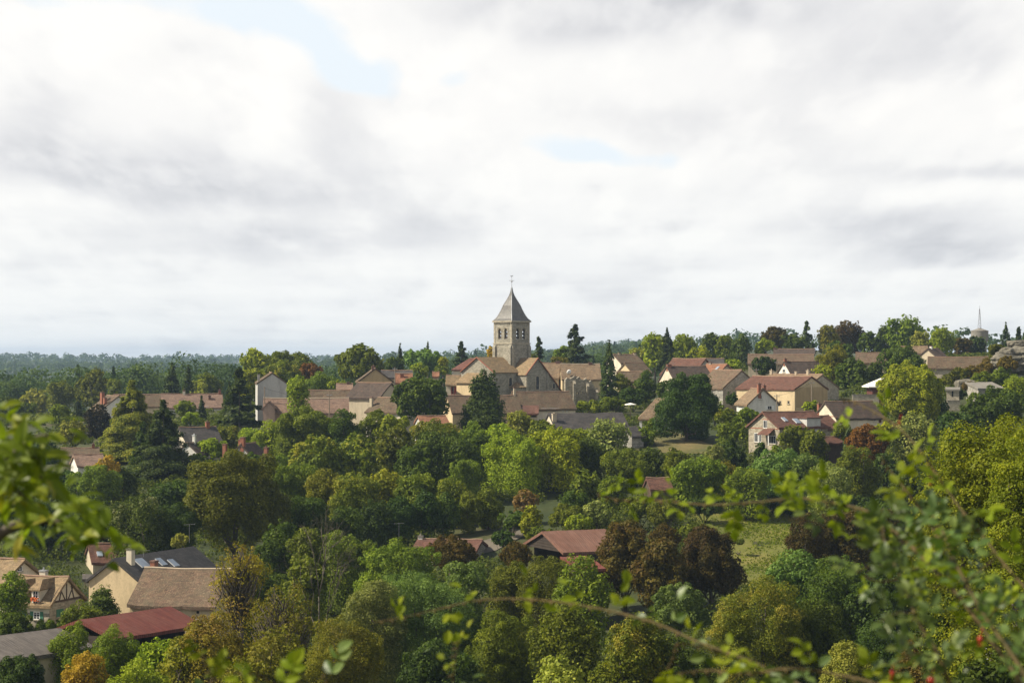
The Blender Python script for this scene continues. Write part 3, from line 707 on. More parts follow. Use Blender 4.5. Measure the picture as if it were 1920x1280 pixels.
h = house('striped_tile_house', 'brown tiled house half hidden behind the plum leaves, white skylight in roof', 168, 238, 1017, 1051, 282, 8, 7.5, 'beige', 'tile_red', ov=.3)
skylight(h, 187, 1038, 8, 7); chimney(h, 236, 1000, .6, .6, 'brick')
h = house('tool_shed', 'low white lean-to wall left of the cream gabled house', 158, 186, 1078, 1082, 268, 0, 3.0, 'warmwhite', 'sheet_grey', cat='shed', ridge=None)

# ---- hidden houses in the left woods ----------------------------------------
h = house('purple_slate_house', 'house with purplish slate roof right of the tall cedars', 338, 403, 800, 832, 402, 22, 8.0, 'warmwhite', 'slate')
chimney(h, 389, 790, .7, .6)
h = house('white_annex', 'small white gabled annex with a pale chimney below the purplish slate roof', 352, 366, 829, 848, 391, 60, 4.6, 'white', 'tile_dark')
chimney(h, 364, 815, .5, .5, 'white', cap='zinc')
h = house('brick_chimney_house', 'house sunk in trees with twin brick chimneys and steep grey roof edge', 452, 478, 830, 880, 364, 62, 9.4, 'greyplaster', 'tile_dark')
chimney(h, 441, 820, .75, .7, off=-.2, pots=0); chimney(h, 452, 823, .7, .7, off=.4, pots=0); chimney(h, 415, 832, .6, .6, off=3.2, pots=0); chimney(h, 499, 838, .6, .6, off=-3.4, pots=1)
h = house('long_brown_farmhouse', 'low farmhouse with long brown roof below the pale oval tree', 116, 184, 839, 852, 394, 0, 7.5, 'beige', 'tile_brown', cat='farmhouse')
chimney(h, 175, 832, .5, .5)
h = house('pink_roof_outbuilding', 'outbuilding with pinkish roof and white wall end in front of the long brown farmhouse', 140, 190, 851, 870, 379, 12, 6.0, 'white', 'tile_pink', cat='outbuilding')
h = house('white_gable_cottage', 'white walled house with sloping brown roof end and two brick chimneys, left end of row', 201, 222, 741, 765, 520, -62, 9.0, 'white', 'tile_brown')
chimney(h, 192, 735, .9, .8, off=-2.6, pots=1); chimney(h, 197, 745, .7, .7, off=-3.0)
bm = None
h = house('row_house', 'brown roofed row house between the tall conifer and the white gable edge', 215, 302, 739, 760, 525, 0, 8.0, 'beige', 'tile_brown', group='houses of the brown roofed row')
h = house('row_house', 'brown roofed row house with three small chimneys behind the drooping cedar', 304, 415, 738, 762, 520, 3, 8.0, 'white', 'tile_pink', group='houses of the brown roofed row')
chimney(h, 345, 732, .6, .5, 'warmwhite'); chimney(h, 393, 741, .6, .6, 'brickdark', off=-1.6); chimney(h, 412, 731, .6, .6)
window(h, 'f', 388, 764, 6, 5, (1, 0))

# ---- village, left of the church -------------------------------------------
h = house('white_gable_barn', 'tall building with a blank white gable and one chimney left of village', 501, 515, 698, 716, 462, -87, 6.2, 'greyplaster', 'tile_brown', cat='building', L=10.0, ov=.15, vg=.1)
chimney(h, 491, 701, .55, .5, 'greyplaster', off=-2.6, cap='concrete', pots=0)
h = house('garden_range', 'long low range with pinkish tile roof facing the valley', 496, 652, 746, 771, 440, 0, 6.0, 'pinkwall', 'tile_pink', cat='outbuilding', ridge='ridgepale')
h = house('porch_dormer_shed', 'tiny gabled porch at the left end of the pinkish range', 503, 508, 752, 762, 436, 85, 2.3, 'pinkwall', 'tile_pink', cat='porch', L=3.0)
h = house('grey_brown_range', 'grey brown roof behind the pinkish range and light birch', 578, 655, 731, 748, 456, 0, 7.0, 'beige', 'tile_brown', cat='outbuilding')
h = house('pink_back_roof', 'small pinkish roof with dark chimney left of the big brown house', 632, 660, 719, 732, 480, 0, 6, 'beige', 'tile_pink'); chimney(h, 653, 718, .6, .6, 'brickdark', pots=0)
h = house('big_brown_house', 'large beige house with dark brown roof and grey right gable', 672, 733, 717, 743, 452, -33, 9.0, 'beige', 'tile_dark')
opening(h, 'r', 739, 735, 2.5, 3.5)
h = house('wide_chimney_house', 'house with ochre gable and one massive chimney above the big brown roof', 699, 705, 690, 712, 474, -87, 7.4, 'tan', 'tile_brown', L=9.0)
chimney(h, 699, 686, 1.25, .8, 'brickdark', off=-.2, pots=2)
h = house('pale_corner_house', 'brown roofed house with pale corner wall in front of the big brown house', 710, 778, 745, 770, 425, -35, 8.6, 'warmwhite', 'tile_brown')
chimney(h, 687, 744, .55, .5, 'beige', off=-2.8, pots=0)
h = house('dark_roof_range', 'long dark slate roof behind the round glossy tree', 716, 772, 694, 706, 500, 0, 8.0, 'beige', 'slate', cat='outbuilding')
h = house('orange_roof_house', 'small bright orange roof with chimney left of the round glossy tree', 742, 772, 700, 716, 486, 0, 7.0, 'ochre', 'tile_orange'); chimney(h, 754, 700, .8, .6, 'brick', off=-1.5, pots=0)
h = house('orange_shed', 'orange chimneyed roof right above the round glossy tree', 812, 822, 697, 704, 492, 0, 5, 'beige', 'tile_orange', cat='shed')
h = house('red_tile_shed', 'low shed with worn red tiles below the round glossy tree', 785, 834, 779, 792, 398, 14, 5.5, 'greyplaster', 'tile_orange', cat='shed')
h = house('red_roof_house', 'cream house with salmon red hipped roof left of the church', 866, 902, 671, 691, 535, 0, 8.4, 'warmwhite', 'tile_newred', hip=(4.6, 0), ridge='ridge', L=9.6)
window(h, 'f', 849, 699, 4, 2.5, (0, 0), sill=False); window(h, 'f', 867, 699, 4, 2.5, (0, 0), sill=False)
h = house('red_timber_house', 'small tan roofed house with red timber porch left of the church', 838, 871, 703, 719, 508, -4, 5.6, 'warmwhite', 'tile_tan')
bm = bmesh.new(); u, v, n = face_frame('f')
for px in (847, 852, 858, 863): c = hit(h, 'f', px, 731); slab(bm, c, u, v, n, .16, 2.9, .0, .1)
for py in (722, 734, 738): c = hit(h, 'f', 855, py); slab(bm, c, u, v, n, 2.1, .14, .0, .09)
c = hit(h, 'f', 855, 729); slab(bm, c, u, v, n, .7, 2.0, 0, .05)
bm_obj('timber_porch', bm, MATS['redtimber'], h.o); opening(h, 'f', 848, 730, 5, 16)

# ---- in front of the church -------------------------------------------------
h = house('presbytery', 'long brown roofed house behind the pointed yew, cream wall below', 840, 968, 741, 771, 436, 14, 8.5, 'cream', 'tile_brown')
window(h, 'f', 956, 782, 6, 9, (1, 1)); chimney(h, 965, 726, .45, .45, 'beige', pots=0)
h = house('church_front_house', 'house with broad red brown roof directly below the church gable', 962, 1066, 734, 764, 444, 18, 9.0, 'warmwhite', 'tile_brown')
bm = bmesh.new(); u, v, n = face_frame('f'); c = hit(h, 'f', 1040, 767); slab(bm, c, u, v, n, 5.8, .5, -.05, .08); bm_obj('white_fascia', bm, MATS['paintwhite'], h.o)
window(h, 'f', 1056, 771, 3, 2.5, (0, 0), sill=False); window(h, 'f', 1063, 771, 3, 2.5, (0, 0), sill=False)
h = house('lean_to', 'small red brown lean-to with a dark square opening below the church front house', 982, 1008, 760, 773, 430, 0, 3.6, 'beige', 'tile_red', cat='lean-to', one=True)
opening(h, 'f', 1000, 778, 12, 8)
h = house('slate_barn', 'long barn with dark slate roof and pale stump chimney in front of the church', 1030, 1165, 773, 804, 402, 19, 9.0, 'warmwhite', 'slate', cat='barn', ridge=None)
chimney(h, 1039, 775, .75, .7, 'beige', off=-2.2, pots=1, cap='ridgepale'); door(h, 'f', 1069, 811, 5, 12, 'darkwood')
h = house('grey_annex', 'low grey roofed annex at the right end of the dark slate barn', 1168, 1190, 799, 815, 387, 40, 5.0, 'greystone', 'slate', cat='outbuilding', ridge=None)
h = house('tan_hip_shelter', 'open shelter with flared tan hipped roof on white pillars beside the big round oak', 1226, 1262, 745, 781, 415, 0, 8.8, 'white', 'tile_light', cat='shelter', hip=(3.4, 3.4), nowall=True, ridge=None, L=9.4, ov=.5)
bm = bmesh.new()
bpts = [(-h.L / 2 + .3, -h.W / 2 + .4), (-1.2, -h.W / 2 + .4), (1.2, -h.W / 2 + .4), (h.L / 2 - .3, -h.W / 2 + .4), (-h.L / 2 + .3, h.W / 2 - .3), (h.L / 2 - .3, h.W / 2 - .3)]
bm.free()
for (x, y) in bpts: bm = bmesh.new(); add_box(bm, x - .2, x + .2, y - .2, y + .2, -1.5, h.H + .1); bm_obj('pillar', bm, MATS['paintwhite'], h.o)
h = house('terrace_house', 'tan roofed house joined left of the satellite dish roof behind church', 1012, 1052, 680, 706, 528, -8, 9.0, 'beige', 'tile_light')
chimney(h, 1046, 677, 1.0, .7, 'brickdark', pots=0)
h = house('dish_roof_house', 'long house right of the church with tan roof carrying a white satellite dish', 1052, 1123, 682, 709, 522, 4, 10.0, 'cream', 'tile_light', ridge='ridgepale')
chimney(h, 1107, 679, .9, .7, 'brickdark', pots=0)
DISH = h
h = house('pale_gable_house', 'house with pale grey gable and brown roof behind the slim spruce', 1151, 1192, 664, 679, 560, 28, 8.0, 'warmwhite', 'tile_brown'); chimney(h, 1190, 664, .7, .7, 'beige', pots=0); chimney(h, 1161, 662, .5, .5, 'beige', pots=0)
h = house('cream_gable_row_house', 'small house with cream gable and brown roof just below the pale grey gable', 1172, 1207, 680, 697, 540, 32, 7.0, 'cream', 'tile_brown')
h = house('brown_front_row_house', 'brown roofed house with ochre wall right of the slim spruce', 1160, 1204, 696, 713, 526, 0, 7.5, 'ochre', 'tile_brown')

# ---- village, right of the church ------------------------------------------
h = house('big_red_roof_house', 'house with large faded red roof beneath the skyline spruce', 1263, 1322, 672, 700, 498, -34, 10.5, 'greystone', 'tile_red')
h = house('slate_back_house', 'slate roofed house behind the small orange roof', 1318, 1356, 672, 684, 512, 0, 8.0, 'beige', 'slate')
h = house('chimney_gable_house', 'brown roofed house with cream gable and tall brick chimney above the big round oak', 1251, 1322, 686, 712, 478, 26, 8.4, 'warmwhite', 'tile_dark'); chimney(h, 1254, 686, .9, .8, 'brick', pots=0)
h = house('small_orange_house', 'small house with bright orange roof left of the stone barn ridge', 1326, 1362, 682, 701, 488, -36, 7.6, 'beige', 'tile_orange'); chimney(h, 1332, 681, .5, .5, 'greystone', pots=0); skylight(h, 1345, 690, 3, 4)
h = house('grey_stone_barn', 'great stone barn with brown roof and blank grey gable', 1338, 1390, 693, 726, 450, -48, 10.4, 'greystone', 'tile_moss', cat='barn', ov=.2, vg=.12)
opening(h, 'f', 1337, 740, 4, 3)
h = house('white_gable_house', 'white gabled cottage with brick chimney beside the large cream barn', 1409, 1431, 728, 754, 414, -64, 6.4, 'white', 'tile_light', cat='cottage', ov=.4, vg=.3)
window(h, 'r', 1426, 744, 5.5, 8.5, (1, 0)); window(h, 'r', 1443, 764, 8, 7, (1, 0), shutters=('paintwhite', 'both'))
chimney(h, 1427, 719, .6, .6, 'brick', off=-.8, pots=1); chimney(h, 1433, 722, .5, .5, 'brick', off=1.2, pots=1)
door(h, 'f', 1397, 762, 4, 12, 'paintwhite')
h = house('cream_barn', 'large barn with cream walls, red brown roof and a tan gable', 1412, 1520, 705, 727, 436, -40, 10.4, 'cream', 'tile_red', cat='barn', ov=.2, vg=.15)
window(h, 'f', 1463, 754, 4, 6, (0, 0), frame='palestone', pane='darkwood'); window(h, 'f', 1478.5, 754, 4, 6, (0, 0), frame='palestone', pane='darkwood')
bm = bmesh.new(); add_box(bm, h.L / 2, h.L / 2 + .012, -h.W / 2 + .35, h.W / 2 - .1, 2.0, h.H + .2); bm_obj('gable_render', bm, MATS['tan'], h.o)
h = house('pale_stone_barn', 'pale stone barn with tan roof and chimneys behind the large cream barn', 1445, 1541, 701, 726, 462, -40, 11.0, 'palestone', 'tile_light', cat='barn', ov=.15, vg=.1)
chimney(h, 1446, 694, .6, .5, 'ridgepale', pots=1, cap='ridgepale'); chimney(h, 1493, 696, .5, .5, 'ridgepale', pots=0, cap='ridgepale'); chimney(h, 1515, 694, .6, .5, 'ridgepale', pots=1, cap='ridgepale')
h = house('white_cottage', 'little white cottage with dark roof below the long roofs on the hill', 1471, 1532, 677, 698, 500, 27, 6.8, 'white', 'tile_dark', cat='cottage'); chimney(h, 1471, 672, .6, .6, 'brick', pots=1)
window(h, 'l', 1470, 695, 5, 6, (1, 0))
h = house('long_hill_roof', 'long dark brown roof on the hill under the blue spruce', 1452, 1526, 654, 663, 552, 0, 9.0, 'beige', 'tile_dark', cat='farm building'); chimney(h, 1452, 656, .6, .6, 'brickdark', pots=0)
h = house('long_grey_roof', 'long grey brown roof in front of the dark hill roof', 1404, 1524, 664, 681, 535, 0, 9.0, 'beige', 'tile_moss', cat='farm building')
h = house('right_brown_roof', 'brown roof between the orange tinted tree and the dark green dome', 1606, 1662, 661, 678, 520, 0, 8.0, 'beige', 'tile_moss', cat='farm building')
h = house('stone_long_barn', 'long low barn with brown roof and stone wall near the water tower', 1742, 1850, 669, 688, 482, 0, 8.0, 'palestone', 'tile_brown', cat='barn')
h = house('steep_gable_house', 'small steep brown gable with white chimney above the long stone walled barn', 1740, 1758, 653, 670, 535, 52, 6.5, 'beige', 'tile_dark'); chimney(h, 1746, 648, .6, .6, 'white', pots=0)
h = house('tan_back_roof', 'tan roof sliver left of the steep brown gable', 1690, 1738, 649, 660, 560, 0, 7.0, 'beige', 'tile_light')
h = house('red_tile_villa', 'stone house with white windows, porch and red tile roof', 1433, 1522, 771, 798, 374, 38, 8.8, 'stone', 'tile_red', ov=.4, vg=.4)
window(h, 'l', 1435, 795, 7, 15, (1, 0), lintel='brick'); window(h, 'l', 1421, 820, 13, 17, (3, 0)); window(h, 'l', 1448, 824, 13, 15, (2, 0))
door(h, 'l', 1441, 826, 4, 14, 'brickdark')
bm = bmesh.new(); u, v, n = face_frame('l'); c = hit(h, 'l', 1435, 803); slab(bm, c, u, v, n, h.W - .1, .16, -.05, .03); bm_obj('brick_band', bm, MATS['brick'], h.o)
c = hit(h, 'l', 1443, 808); bm = bmesh.new()
vs = [bm.verts.new(c + u * a + n * b + v * z) for a, b, z in ((-1.6, 1.5, -.5), (1.6, 1.5, -.5), (1.4, 0, .5), (-1.4, 0, .5))]; v2 = [bm.verts.new(w.co - v * .12) for w in vs]
bm.faces.new(vs); bm.faces.new(v2[::-1])
for k in range(4): bm.faces.new((vs[k], v2[k], v2[(k + 1) % 4], vs[(k + 1) % 4]))
po = bm_obj('porch_roof', bm, MATS['tile_red'], h.o)
for s in (-1.4, 1.4):
    bm = bmesh.new(); b = c + u * s + n * 1.3; add_box(bm, b.x - .07, b.x + .07, b.y - .07, b.y + .07, b.z - 2.4, b.z - .4); bm_obj('porch_post', bm, MATS['paintwhite'], h.o)
skylight(h, 1471, 786, 5, 5); skylight(h, 1494, 789, 8, 6)
c = hit(h, 's', 1511, 785); bm = bmesh.new(); add_box(bm, c.x - 1.5, c.x + 1.5, c.y - 2.2, c.y + 1.0, c.z - 2.2, c.z + .15); dm = bm_obj('dormer', bm, MATS['greyplaster'], h.o)
bm = bmesh.new(); add_box(bm, c.x - 1.7, c.x + 1.7, c.y - 2.5, c.y + 1.6, c.z + .152, c.z + .32); bm_obj('dormer_roof', bm, MATS['tile_red'], dm)
h = house('villa_annex', 'red roofed annex between the stone villa and cream gabled farmhouse', 1515, 1552, 779, 801, 378, 38, 7.0, 'stone', 'tile_red', cat='annex')
h = house('cream_farmhouse', 'farmhouse with cream gable, dark brown roof and a red brown door', 1548, 1634, 752, 781, 402, 33, 7.6, 'warmwhite', 'tile_dark', cat='farmhouse', ov=.3)
door(h, 'f', 1579, 787, 9, 14, 'brownpaint'); window(h, 'f', 1640, 786, 4, 7, (0, 0), pane='glass'); door(h, 'f', 1650, 788, 5, 9, 'brownpaint', name='shutter')
bm = bmesh.new(); u, v, n = face_frame('l'); c = hit(h, 'l', 1548, 780); slab(bm, c, u, v, n, h.W - .1, .14, -.05, .02); bm_obj('brick_band', bm, MATS['brick'], h.o)
chimney(h, 1532, 756, .6, .6, 'brick', off=2.4)
h = house('garden_shed', 'garden shed with red tile roof and plank walls below the stone villa', 1541, 1566, 818, 827, 357, 40, 3.4, 'timber', 'tile_red', cat='shed'); skylight(h, 1539, 820, 4, 2)
h = house('valley_hut', 'small pinkish tiled hut alone in the valley trees', 1214, 1252, 895, 914, 322, 14, 4.6, 'timber', 'tile_red', cat='hut')
h = house('white_wall_house', 'brown roofed house with pale grey gable end behind the brown chestnut', 786, 902, 1010, 1029, 292, -12, 7.4, 'greystone', 'tile_red')
chimney(h, 747, 1004, .6, .6, 'white', off=0, cap='concrete')
antenna('aerial above the white chimney in front of the dark trees', 748, 980, P(748, 1005, 296))
h = house('big_red_barn', 'barn with broad rusty sheet roof and dark open gable', 1019, 1132, 993, 1031, 275, 26, 12.0, 'darkwood', 'sheet_rust', cat='barn', ridge=None, sag=.02, nowall=True, ov=.3)
bm = bmesh.new(); add_box(bm, -h.L / 2 + 1.5, h.L / 2, h.W / 2 - .15, h.W / 2, -2, h.H - .1); add_box(bm, -h.L / 2 + .4, h.L / 2, -h.W / 2, -h.W / 2 + .15, -2, h.H - .1); add_box(bm, h.L / 2 - .2, h.L / 2, -h.W / 2 + .15, h.W / 2 - .15, -2, h.H - .1)
bm_obj('plank_wall', bm, MATS['darkwood'], h.o)
for k in range(5):
    zz = h.H + h.R * (.02 + .17 * k); wv = (h.W / 2) * (1 - (.02 + .17 * k)) - .2; bm = bmesh.new(); add_box(bm, -h.L / 2 + .1, -h.L / 2 + .2, -wv, wv, zz - .22, zz + .1); bm_obj('gable_board', bm, MATS['darkwood'], h.o)
h = house('red_lean_to', 'lower red tiled roof in front of the broad rusty barn', 1054, 1098, 1042, 1064, 256, 20, 6.0, 'darkwood', 'sheet_red', cat='lean-to', one=True)
h = house('corner_house', 'white walled house with red brown roof peeping through the rose leaves', 1866, 1960, 1165, 1196, 152, 40, 5.0, 'white', 'tile_red')
h = house('flat_roof_building', 'grey slab roofed building built against the rocky slope on the right', 1812, 1858, 716, 727, 440, 18, 8.0, 'greystone', 'concrete', cat='building', one=True, ridge=None, sag=.02)
h = house('terrace_ruin', 'pale flat topped wall block with doorway right of the bright yellow-green tree', 1775, 1798, 727, 729, 430, 0, 5.0, 'palestone', 'concrete', cat='ruin', one=True, ridge=None, sag=.02)
opening(h, 'f', 1786, 738, 3, 12)

# ---- single objects on and by the houses ------------------------------------
c = P(1068, 698, 517.2); e = empty('satellite_dish', c, .5, 'white satellite dish on the tan roof right of the church', 'satellite dish')
bm = bmesh.new(); bmesh.ops.create_uvsphere(bm, u_segments=16, v_segments=10, radius=.62)
bmesh.ops.delete(bm, geom=[v for v in bm.verts if v.co.z > -.30], context='VERTS')
for v in bm.verts: v.co.z += .6
bmesh.ops.transform(bm, matrix=Matrix.Rotation(rad(-70), 4, 'X') @ Matrix.Scale(1.3, 4), verts=bm.verts)
bmesh.ops.solidify(bm, geom=bm.faces[:], thickness=.03)
bm_obj('reflector', bm, MATS['paintwhite'], e, smooth=True)
bm = bmesh.new(); add_tube(bm, [(0, .1, 0), (0, .8, -.5)], .05, 6); add_tube(bm, [(0, -.2, -.5), (0, -.7, 0)], .03, 5); bm_obj('mount', bm, MATS['metal'], e)
def parasol(label, px, py, D, r, hgt, mat, drop=.5, rib=8, cat='parasol', name='parasol'):
    top = P(px, py, D); b = gz(top.x, top.y); e = empty(name, (top.x, top.y, b), 0, label, cat); z = max(top.z - b, 2.2)
    bm = bmesh.new(); c = bm.verts.new((0, 0, z)); ring = [bm.verts.new((r * math.cos(k * 2 * math.pi / rib), r * math.sin(k * 2 * math.pi / rib), z - drop)) for k in range(rib)]; ri2 = [bm.verts.new((v.co.x, v.co.y, v.co.z - .15)) for v in ring]
    for k in range(rib): bm.faces.new((c, ring[k], ring[(k + 1) % rib])); bm.faces.new((ring[k], ri2[k], ri2[(k + 1) % rib], ring[(k + 1) % rib]))
    bm_obj('canopy', bm, MATS[mat], e); bm = bmesh.new(); add_tube(bm, [(0, 0, -.3), (0, 0, z)], .05, 6); bm_obj('pole', bm, MATS['timber'], e)
parasol('flat white garden parasol between the dark hedge and slim spruce', 1182, 755, 428, 1.15, 2.4, 'canvas', .28)
# white pavilion
D = 442; c = P(1662, 704, D); b = gz(c.x, c.y); e = empty('pavilion', (c.x, c.y, b), 0, 'brown pavilion with bright white tent roof left of the yellow-green tree', 'pavilion'); z = c.z - b; w = 4.4
bm = bmesh.new(); a = bm.verts.new((0, 0, z)); q = [bm.verts.new(p) for p in ((-w, -w, z - 2.2), (w, -w, z - 2.2), (w, w, z - 2.2), (-w, w, z - 2.2))]; q2 = [bm.verts.new((v.co.x, v.co.y, v.co.z - .2)) for v in q]
for k in range(4): bm.faces.new((q[k], q[(k + 1) % 4], a)); bm.faces.new((q2[k], q2[(k + 1) % 4], q[(k + 1) % 4], q[k]))
bm.faces.new(q2[::-1]); bm_obj('tent_roof', bm, MATS['canvas'], e)
bm = bmesh.new(); add_box(bm, -w + .9, w - .9, -w + .9, w - .9, -1, z - 2.42); bm_obj('wall', bm, MATS['brownpaint'], e)
def low_wall(label, px0, px1, py0, py1, D, mat, th=.4, cat='wall', name='garden_wall', coping=True):
    a = P(px0, py0, D); c = P(px1, py0, D); b = min(gz(a.x, D), gz(c.x, D), P(px0, py1, D).z) - .6
    e = empty(name, ((a.x + c.x) / 2, D, b), 0, label, cat); l = (c.x - a.x) / 2; z = a.z - b
    bm = bmesh.new(); add_box(bm, -l, l, -th / 2, th / 2, 0, z - .12); bm_obj('wall', bm, MATS[mat], e)
    if coping: bm = bmesh.new(); add_box(bm, -l - .05, l + .05, -th / 2 - .06, th / 2 + .06, z - .118, z); bm_obj('coping', bm, MATS['concrete'], e)
low_wall('low pinkish garden wall below the white pavilion', 1598, 1648, 739, 752, 436, 'palestone')
low_wall('stone garden wall right of the white pavilion wall, lower terrace', 1776, 1800, 750, 762, 425, 'palestone')
# ------------------------------------------------------------------ church (tower corner towards the camera)
CD = 503.0
tc_ = P(959.5, 690, CD + 0.0); CH = empty('church', (tc_.x, tc_.y, gz(tc_.x, tc_.y)), rad(45), 'stone church with square belfry tower and slate spire above the village', 'church')
CB = CH.location.z
def cz(py, dd=0.0): return P(960, py, CD + dd).z - CB
m_ = CD / F
def church_obj(name, bm, mat, parent=None, **k): return bm_obj(name, bm, MATS[mat], parent or CH, **k)
hs = 33.0 * m_ * .7071            # belfry half side
z_base, z_str, z_top = cz(705), cz(643), cz(601.5)
# shaft
bm = bmesh.new(); s1 = hs * 1.03
add_box(bm, -s1, s1, -s1, s1, -1.5, z_str - .25); shaft = church_obj('tower_shaft', bm, 'churchstone')
bm = bmesh.new(); add_box(bm, -s1 - .16, s1 + .16, -s1 - .16, s1 + .16, z_str - .248, z_str); church_obj('string_course', bm, 'palestone', shaft)
# corner buttresses
for sx in (-1, 1):
    for sy in (-1, 1):
        bm = bmesh.new(); b = s1
        for (dx, dy) in ((1, 0), (0, 1)):
            x0, x1 = sorted((sx * (b - .85 * (1 - dx)) if not dx else sx * b, sx * (b + .42) if dx else sx * b)); y0, y1 = sorted((sy * (b - .85) if not dy else sy * b, sy * b if not dy else sy * (b + .42)))
            vs = add_box(bm, x0, x1, y0, y1, -1.5, z_str - 1.0)
            for v in vs[4:]:
                if dx and abs(v.co.x) < b + .1 or dy and abs(v.co.y) < b + .1: v.co.z += .7
        church_obj('buttress', bm, 'churchstone', shaft)
# belfry: four pierced faces
zb0, zb1 = z_str, z_top - .35; wt = .65
ops = [(-1.02, .92), (1.02, .92)]      # opening centres and widths
sill_z = zb0 + .95; spring = zb0 + (zb1 - zb0) * .60
def arch_loop(cx, w, z0, zs, n=9):
    r = w / 2
    return [(cx - r, z0), (cx + r, z0)] + [(cx + r * math.cos(t), zs + r * math.sin(t)) for t in [math.pi * k / (n - 1) for k in range(n)]]
def pierced(bm, outer, holes, Mx, th):
    loops = [outer] + holes; flat = [p for l in loops for p in l]
    tris = geometry.tessellate_polygon([[Vector((p[0], p[1], 0)) for p in l] for l in loops])
    fr = [bm.verts.new(Mx @ Vector((p[0], 0, p[1]))) for p in flat]; bk = [bm.verts.new(Mx @ Vector((p[0], th, p[1]))) for p in flat]
    for a, b, c in tris: bm.faces.new((fr[a], fr[b], fr[c])); bm.faces.new((bk[c], bk[b], bk[a]))
    i = 0
    for l in loops:
        n = len(l)
        for k in range(n): a, b = i + k, i + (k + 1) % n; bm.faces.new((fr[a], fr[b], bk[b], bk[a]))
        i += n
for q in range(4):
    R4 = Matrix.Rotation(math.pi / 2 * q, 4, 'Z'); Mx = R4 @ Matrix.Translation((0, -hs, 0)); bm = bmesh.new()
    x1 = hs if q % 2 == 0 else hs - wt
    pierced(bm, [(-x1, zb0), (x1, zb0), (x1, zb1), (-x1, zb1)], [arch_loop(c, w, sill_z, spring) for c, w in ops], Mx, wt)
    wall = church_obj('belfry_wall', bm, 'churchstone')
    for c, w in ops:
        # archivolts and side shafts
        bm = bmesh.new(); rr = w / 2
        for rad_, pr in ((rr + .10, .05), (rr + .34, .11)):
            pts = [Mx @ Vector((c + rad_ * math.cos(t), -pr + .05, spring + rad_ * math.sin(t))) for t in [math.pi * k / 12 for k in range(13)]]; add_tube(bm, pts, .09, 5)
        for s in (-1, 1):
            add_tube(bm, [Mx @ Vector((c + s * (rr + .10), .0, sill_z)), Mx @ Vector((c + s * (rr + .10), .0, spring))], .085, 6)
            p = Mx @ Vector((c + s * (rr + .12), -.02, spring)); add_box(bm, p.x - .16, p.x + .16, p.y - .16, p.y + .16, p.z - .12, p.z + .12)
        church_obj('arch_moulding', bm, 'palestone', wall)
        # louvres
        for k in range(3):
            z = sill_z + .12 + k * .86; bm = bmesh.new()
            vs = [bm.verts.new(Mx @ Vector((c + i * rr * .99, y, zz + d))) for d in (0, .07) for (i, y, zz) in ((-1, .05, z), (1, .05, z), (1, .50, z + .42), (-1, .50, z + .42))]
            for f in ((3, 2, 1, 0), (4, 5, 6, 7), (0, 1, 5, 4), (1, 2, 6, 5), (2, 3, 7, 6), (3, 0, 4, 7)): bm.faces.new([vs[i] for i in f])
            church_obj('louvre', bm, 'darkwood', wall)
    # flat corner strips and impost band
    bm = bmesh.new()
    for s in (-1, 1): vs = add_box(bm, s * hs - .34 if s > 0 else -hs - .07, hs + .07 if s > 0 else -hs + .34, -.07, -.003, zb0 + .002, zb1 - .002, Mx)
    for xa, xb in ((-hs + .345, -1.02 - .62), (1.02 + .62, hs - .345), (-.38, .38)): add_box(bm, xa, xb, -.10, -.003, spring - .14, spring + .06, Mx)
    church_obj('corner_strip', bm, 'palestone', wall)
    # corbel table
    bm = bmesh.new()
    for k in range(13): x = -hs + .2 + (2 * hs - .4) * k / 12; add_box(bm, x - .11, x + .11, -.24, -.004, zb1 - .32, zb1 - .004, Mx)
    church_obj('corbel_table', bm, 'stone', wall)
bm = bmesh.new(); add_box(bm, -hs - .34, hs + .34, -hs - .34, hs + .34, zb1, z_top); church_obj('cornice', bm, 'palestone')
bm = bmesh.new(); add_box(bm, -hs + .7, hs - .7, -hs + .7, hs - .7, zb0 - .1, zb0 + .1); church_obj('bell_floor', bm, 'darkwood')
# spire
prof = [(35.5, 0), (30.5, 4), (27.2, 8), (23.5, 14), (19.8, 21), (16.2, 29), (10.2, 38.5), (5.2, 47), (2.6, 53.5), (.7, 63)]
bm = bmesh.new(); rings = []
for r, z in prof:
    k = r * m_ * .7071; rings.append([bm.verts.new((sx * k, sy * k, z_top + .002 + z * m_)) for sx, sy in ((-1, -1), (1, -1), (1, 1), (-1, 1))])
bm.faces.new(rings[0][::-1]); bm.faces.new(rings[-1])
for a, b in zip(rings[:-1], rings[1:]):
    for k in range(4): bm.faces.new((a[k], a[(k + 1) % 4], b[(k + 1) % 4], b[k]))
spire = church_obj('spire', bm, 'spire_slate')
bm = bmesh.new()
for sx, sy in ((-1, -1), (1, -1), (1, 1), (-1, 1)):
    add_tube(bm, [(sx * r * m_ * .7071, sy * r * m_ * .7071, z_top + .03 + z * m_) for r, z in prof], .07, 5)
church_obj('hip_lead', bm, 'zinc', spire)
zt = z_top + 63 * m_
bm = bmesh.new(); add_tube(bm, [(0, 0, zt - .4), (0, 0, zt + 21.5 * m_)], [.07, .035], 6)
bmesh.ops.create_uvsphere(bm, u_segments=10, v_segments=8, radius=.2, matrix=Matrix.Translation((0, 0, zt + 11 * m_)))
dv = Vector((.707, -.707, 0)); zc = zt + 12.5 * m_
add_tube(bm, [-dv * .62 + Vector((0, 0, zc)), dv * .62 + Vector((0, 0, zc))], .05, 5)
church_obj('cross', bm, 'metal', spire)
bm = bmesh.new(); zw = zt + 20.5 * m_
ck = [(-.32, .05), (-.2, .22), (-.05, .1), (.12, .12), (.2, .3), (.3, .24), (.22, .0), (.05, -.12), (-.18, -.1)]
a = [bm.verts.new(dv * x + Vector((.02, .02, zw + z))) for x, z in ck]; b = [bm.verts.new(v.co - Vector((.04, .04, 0))) for v in a]
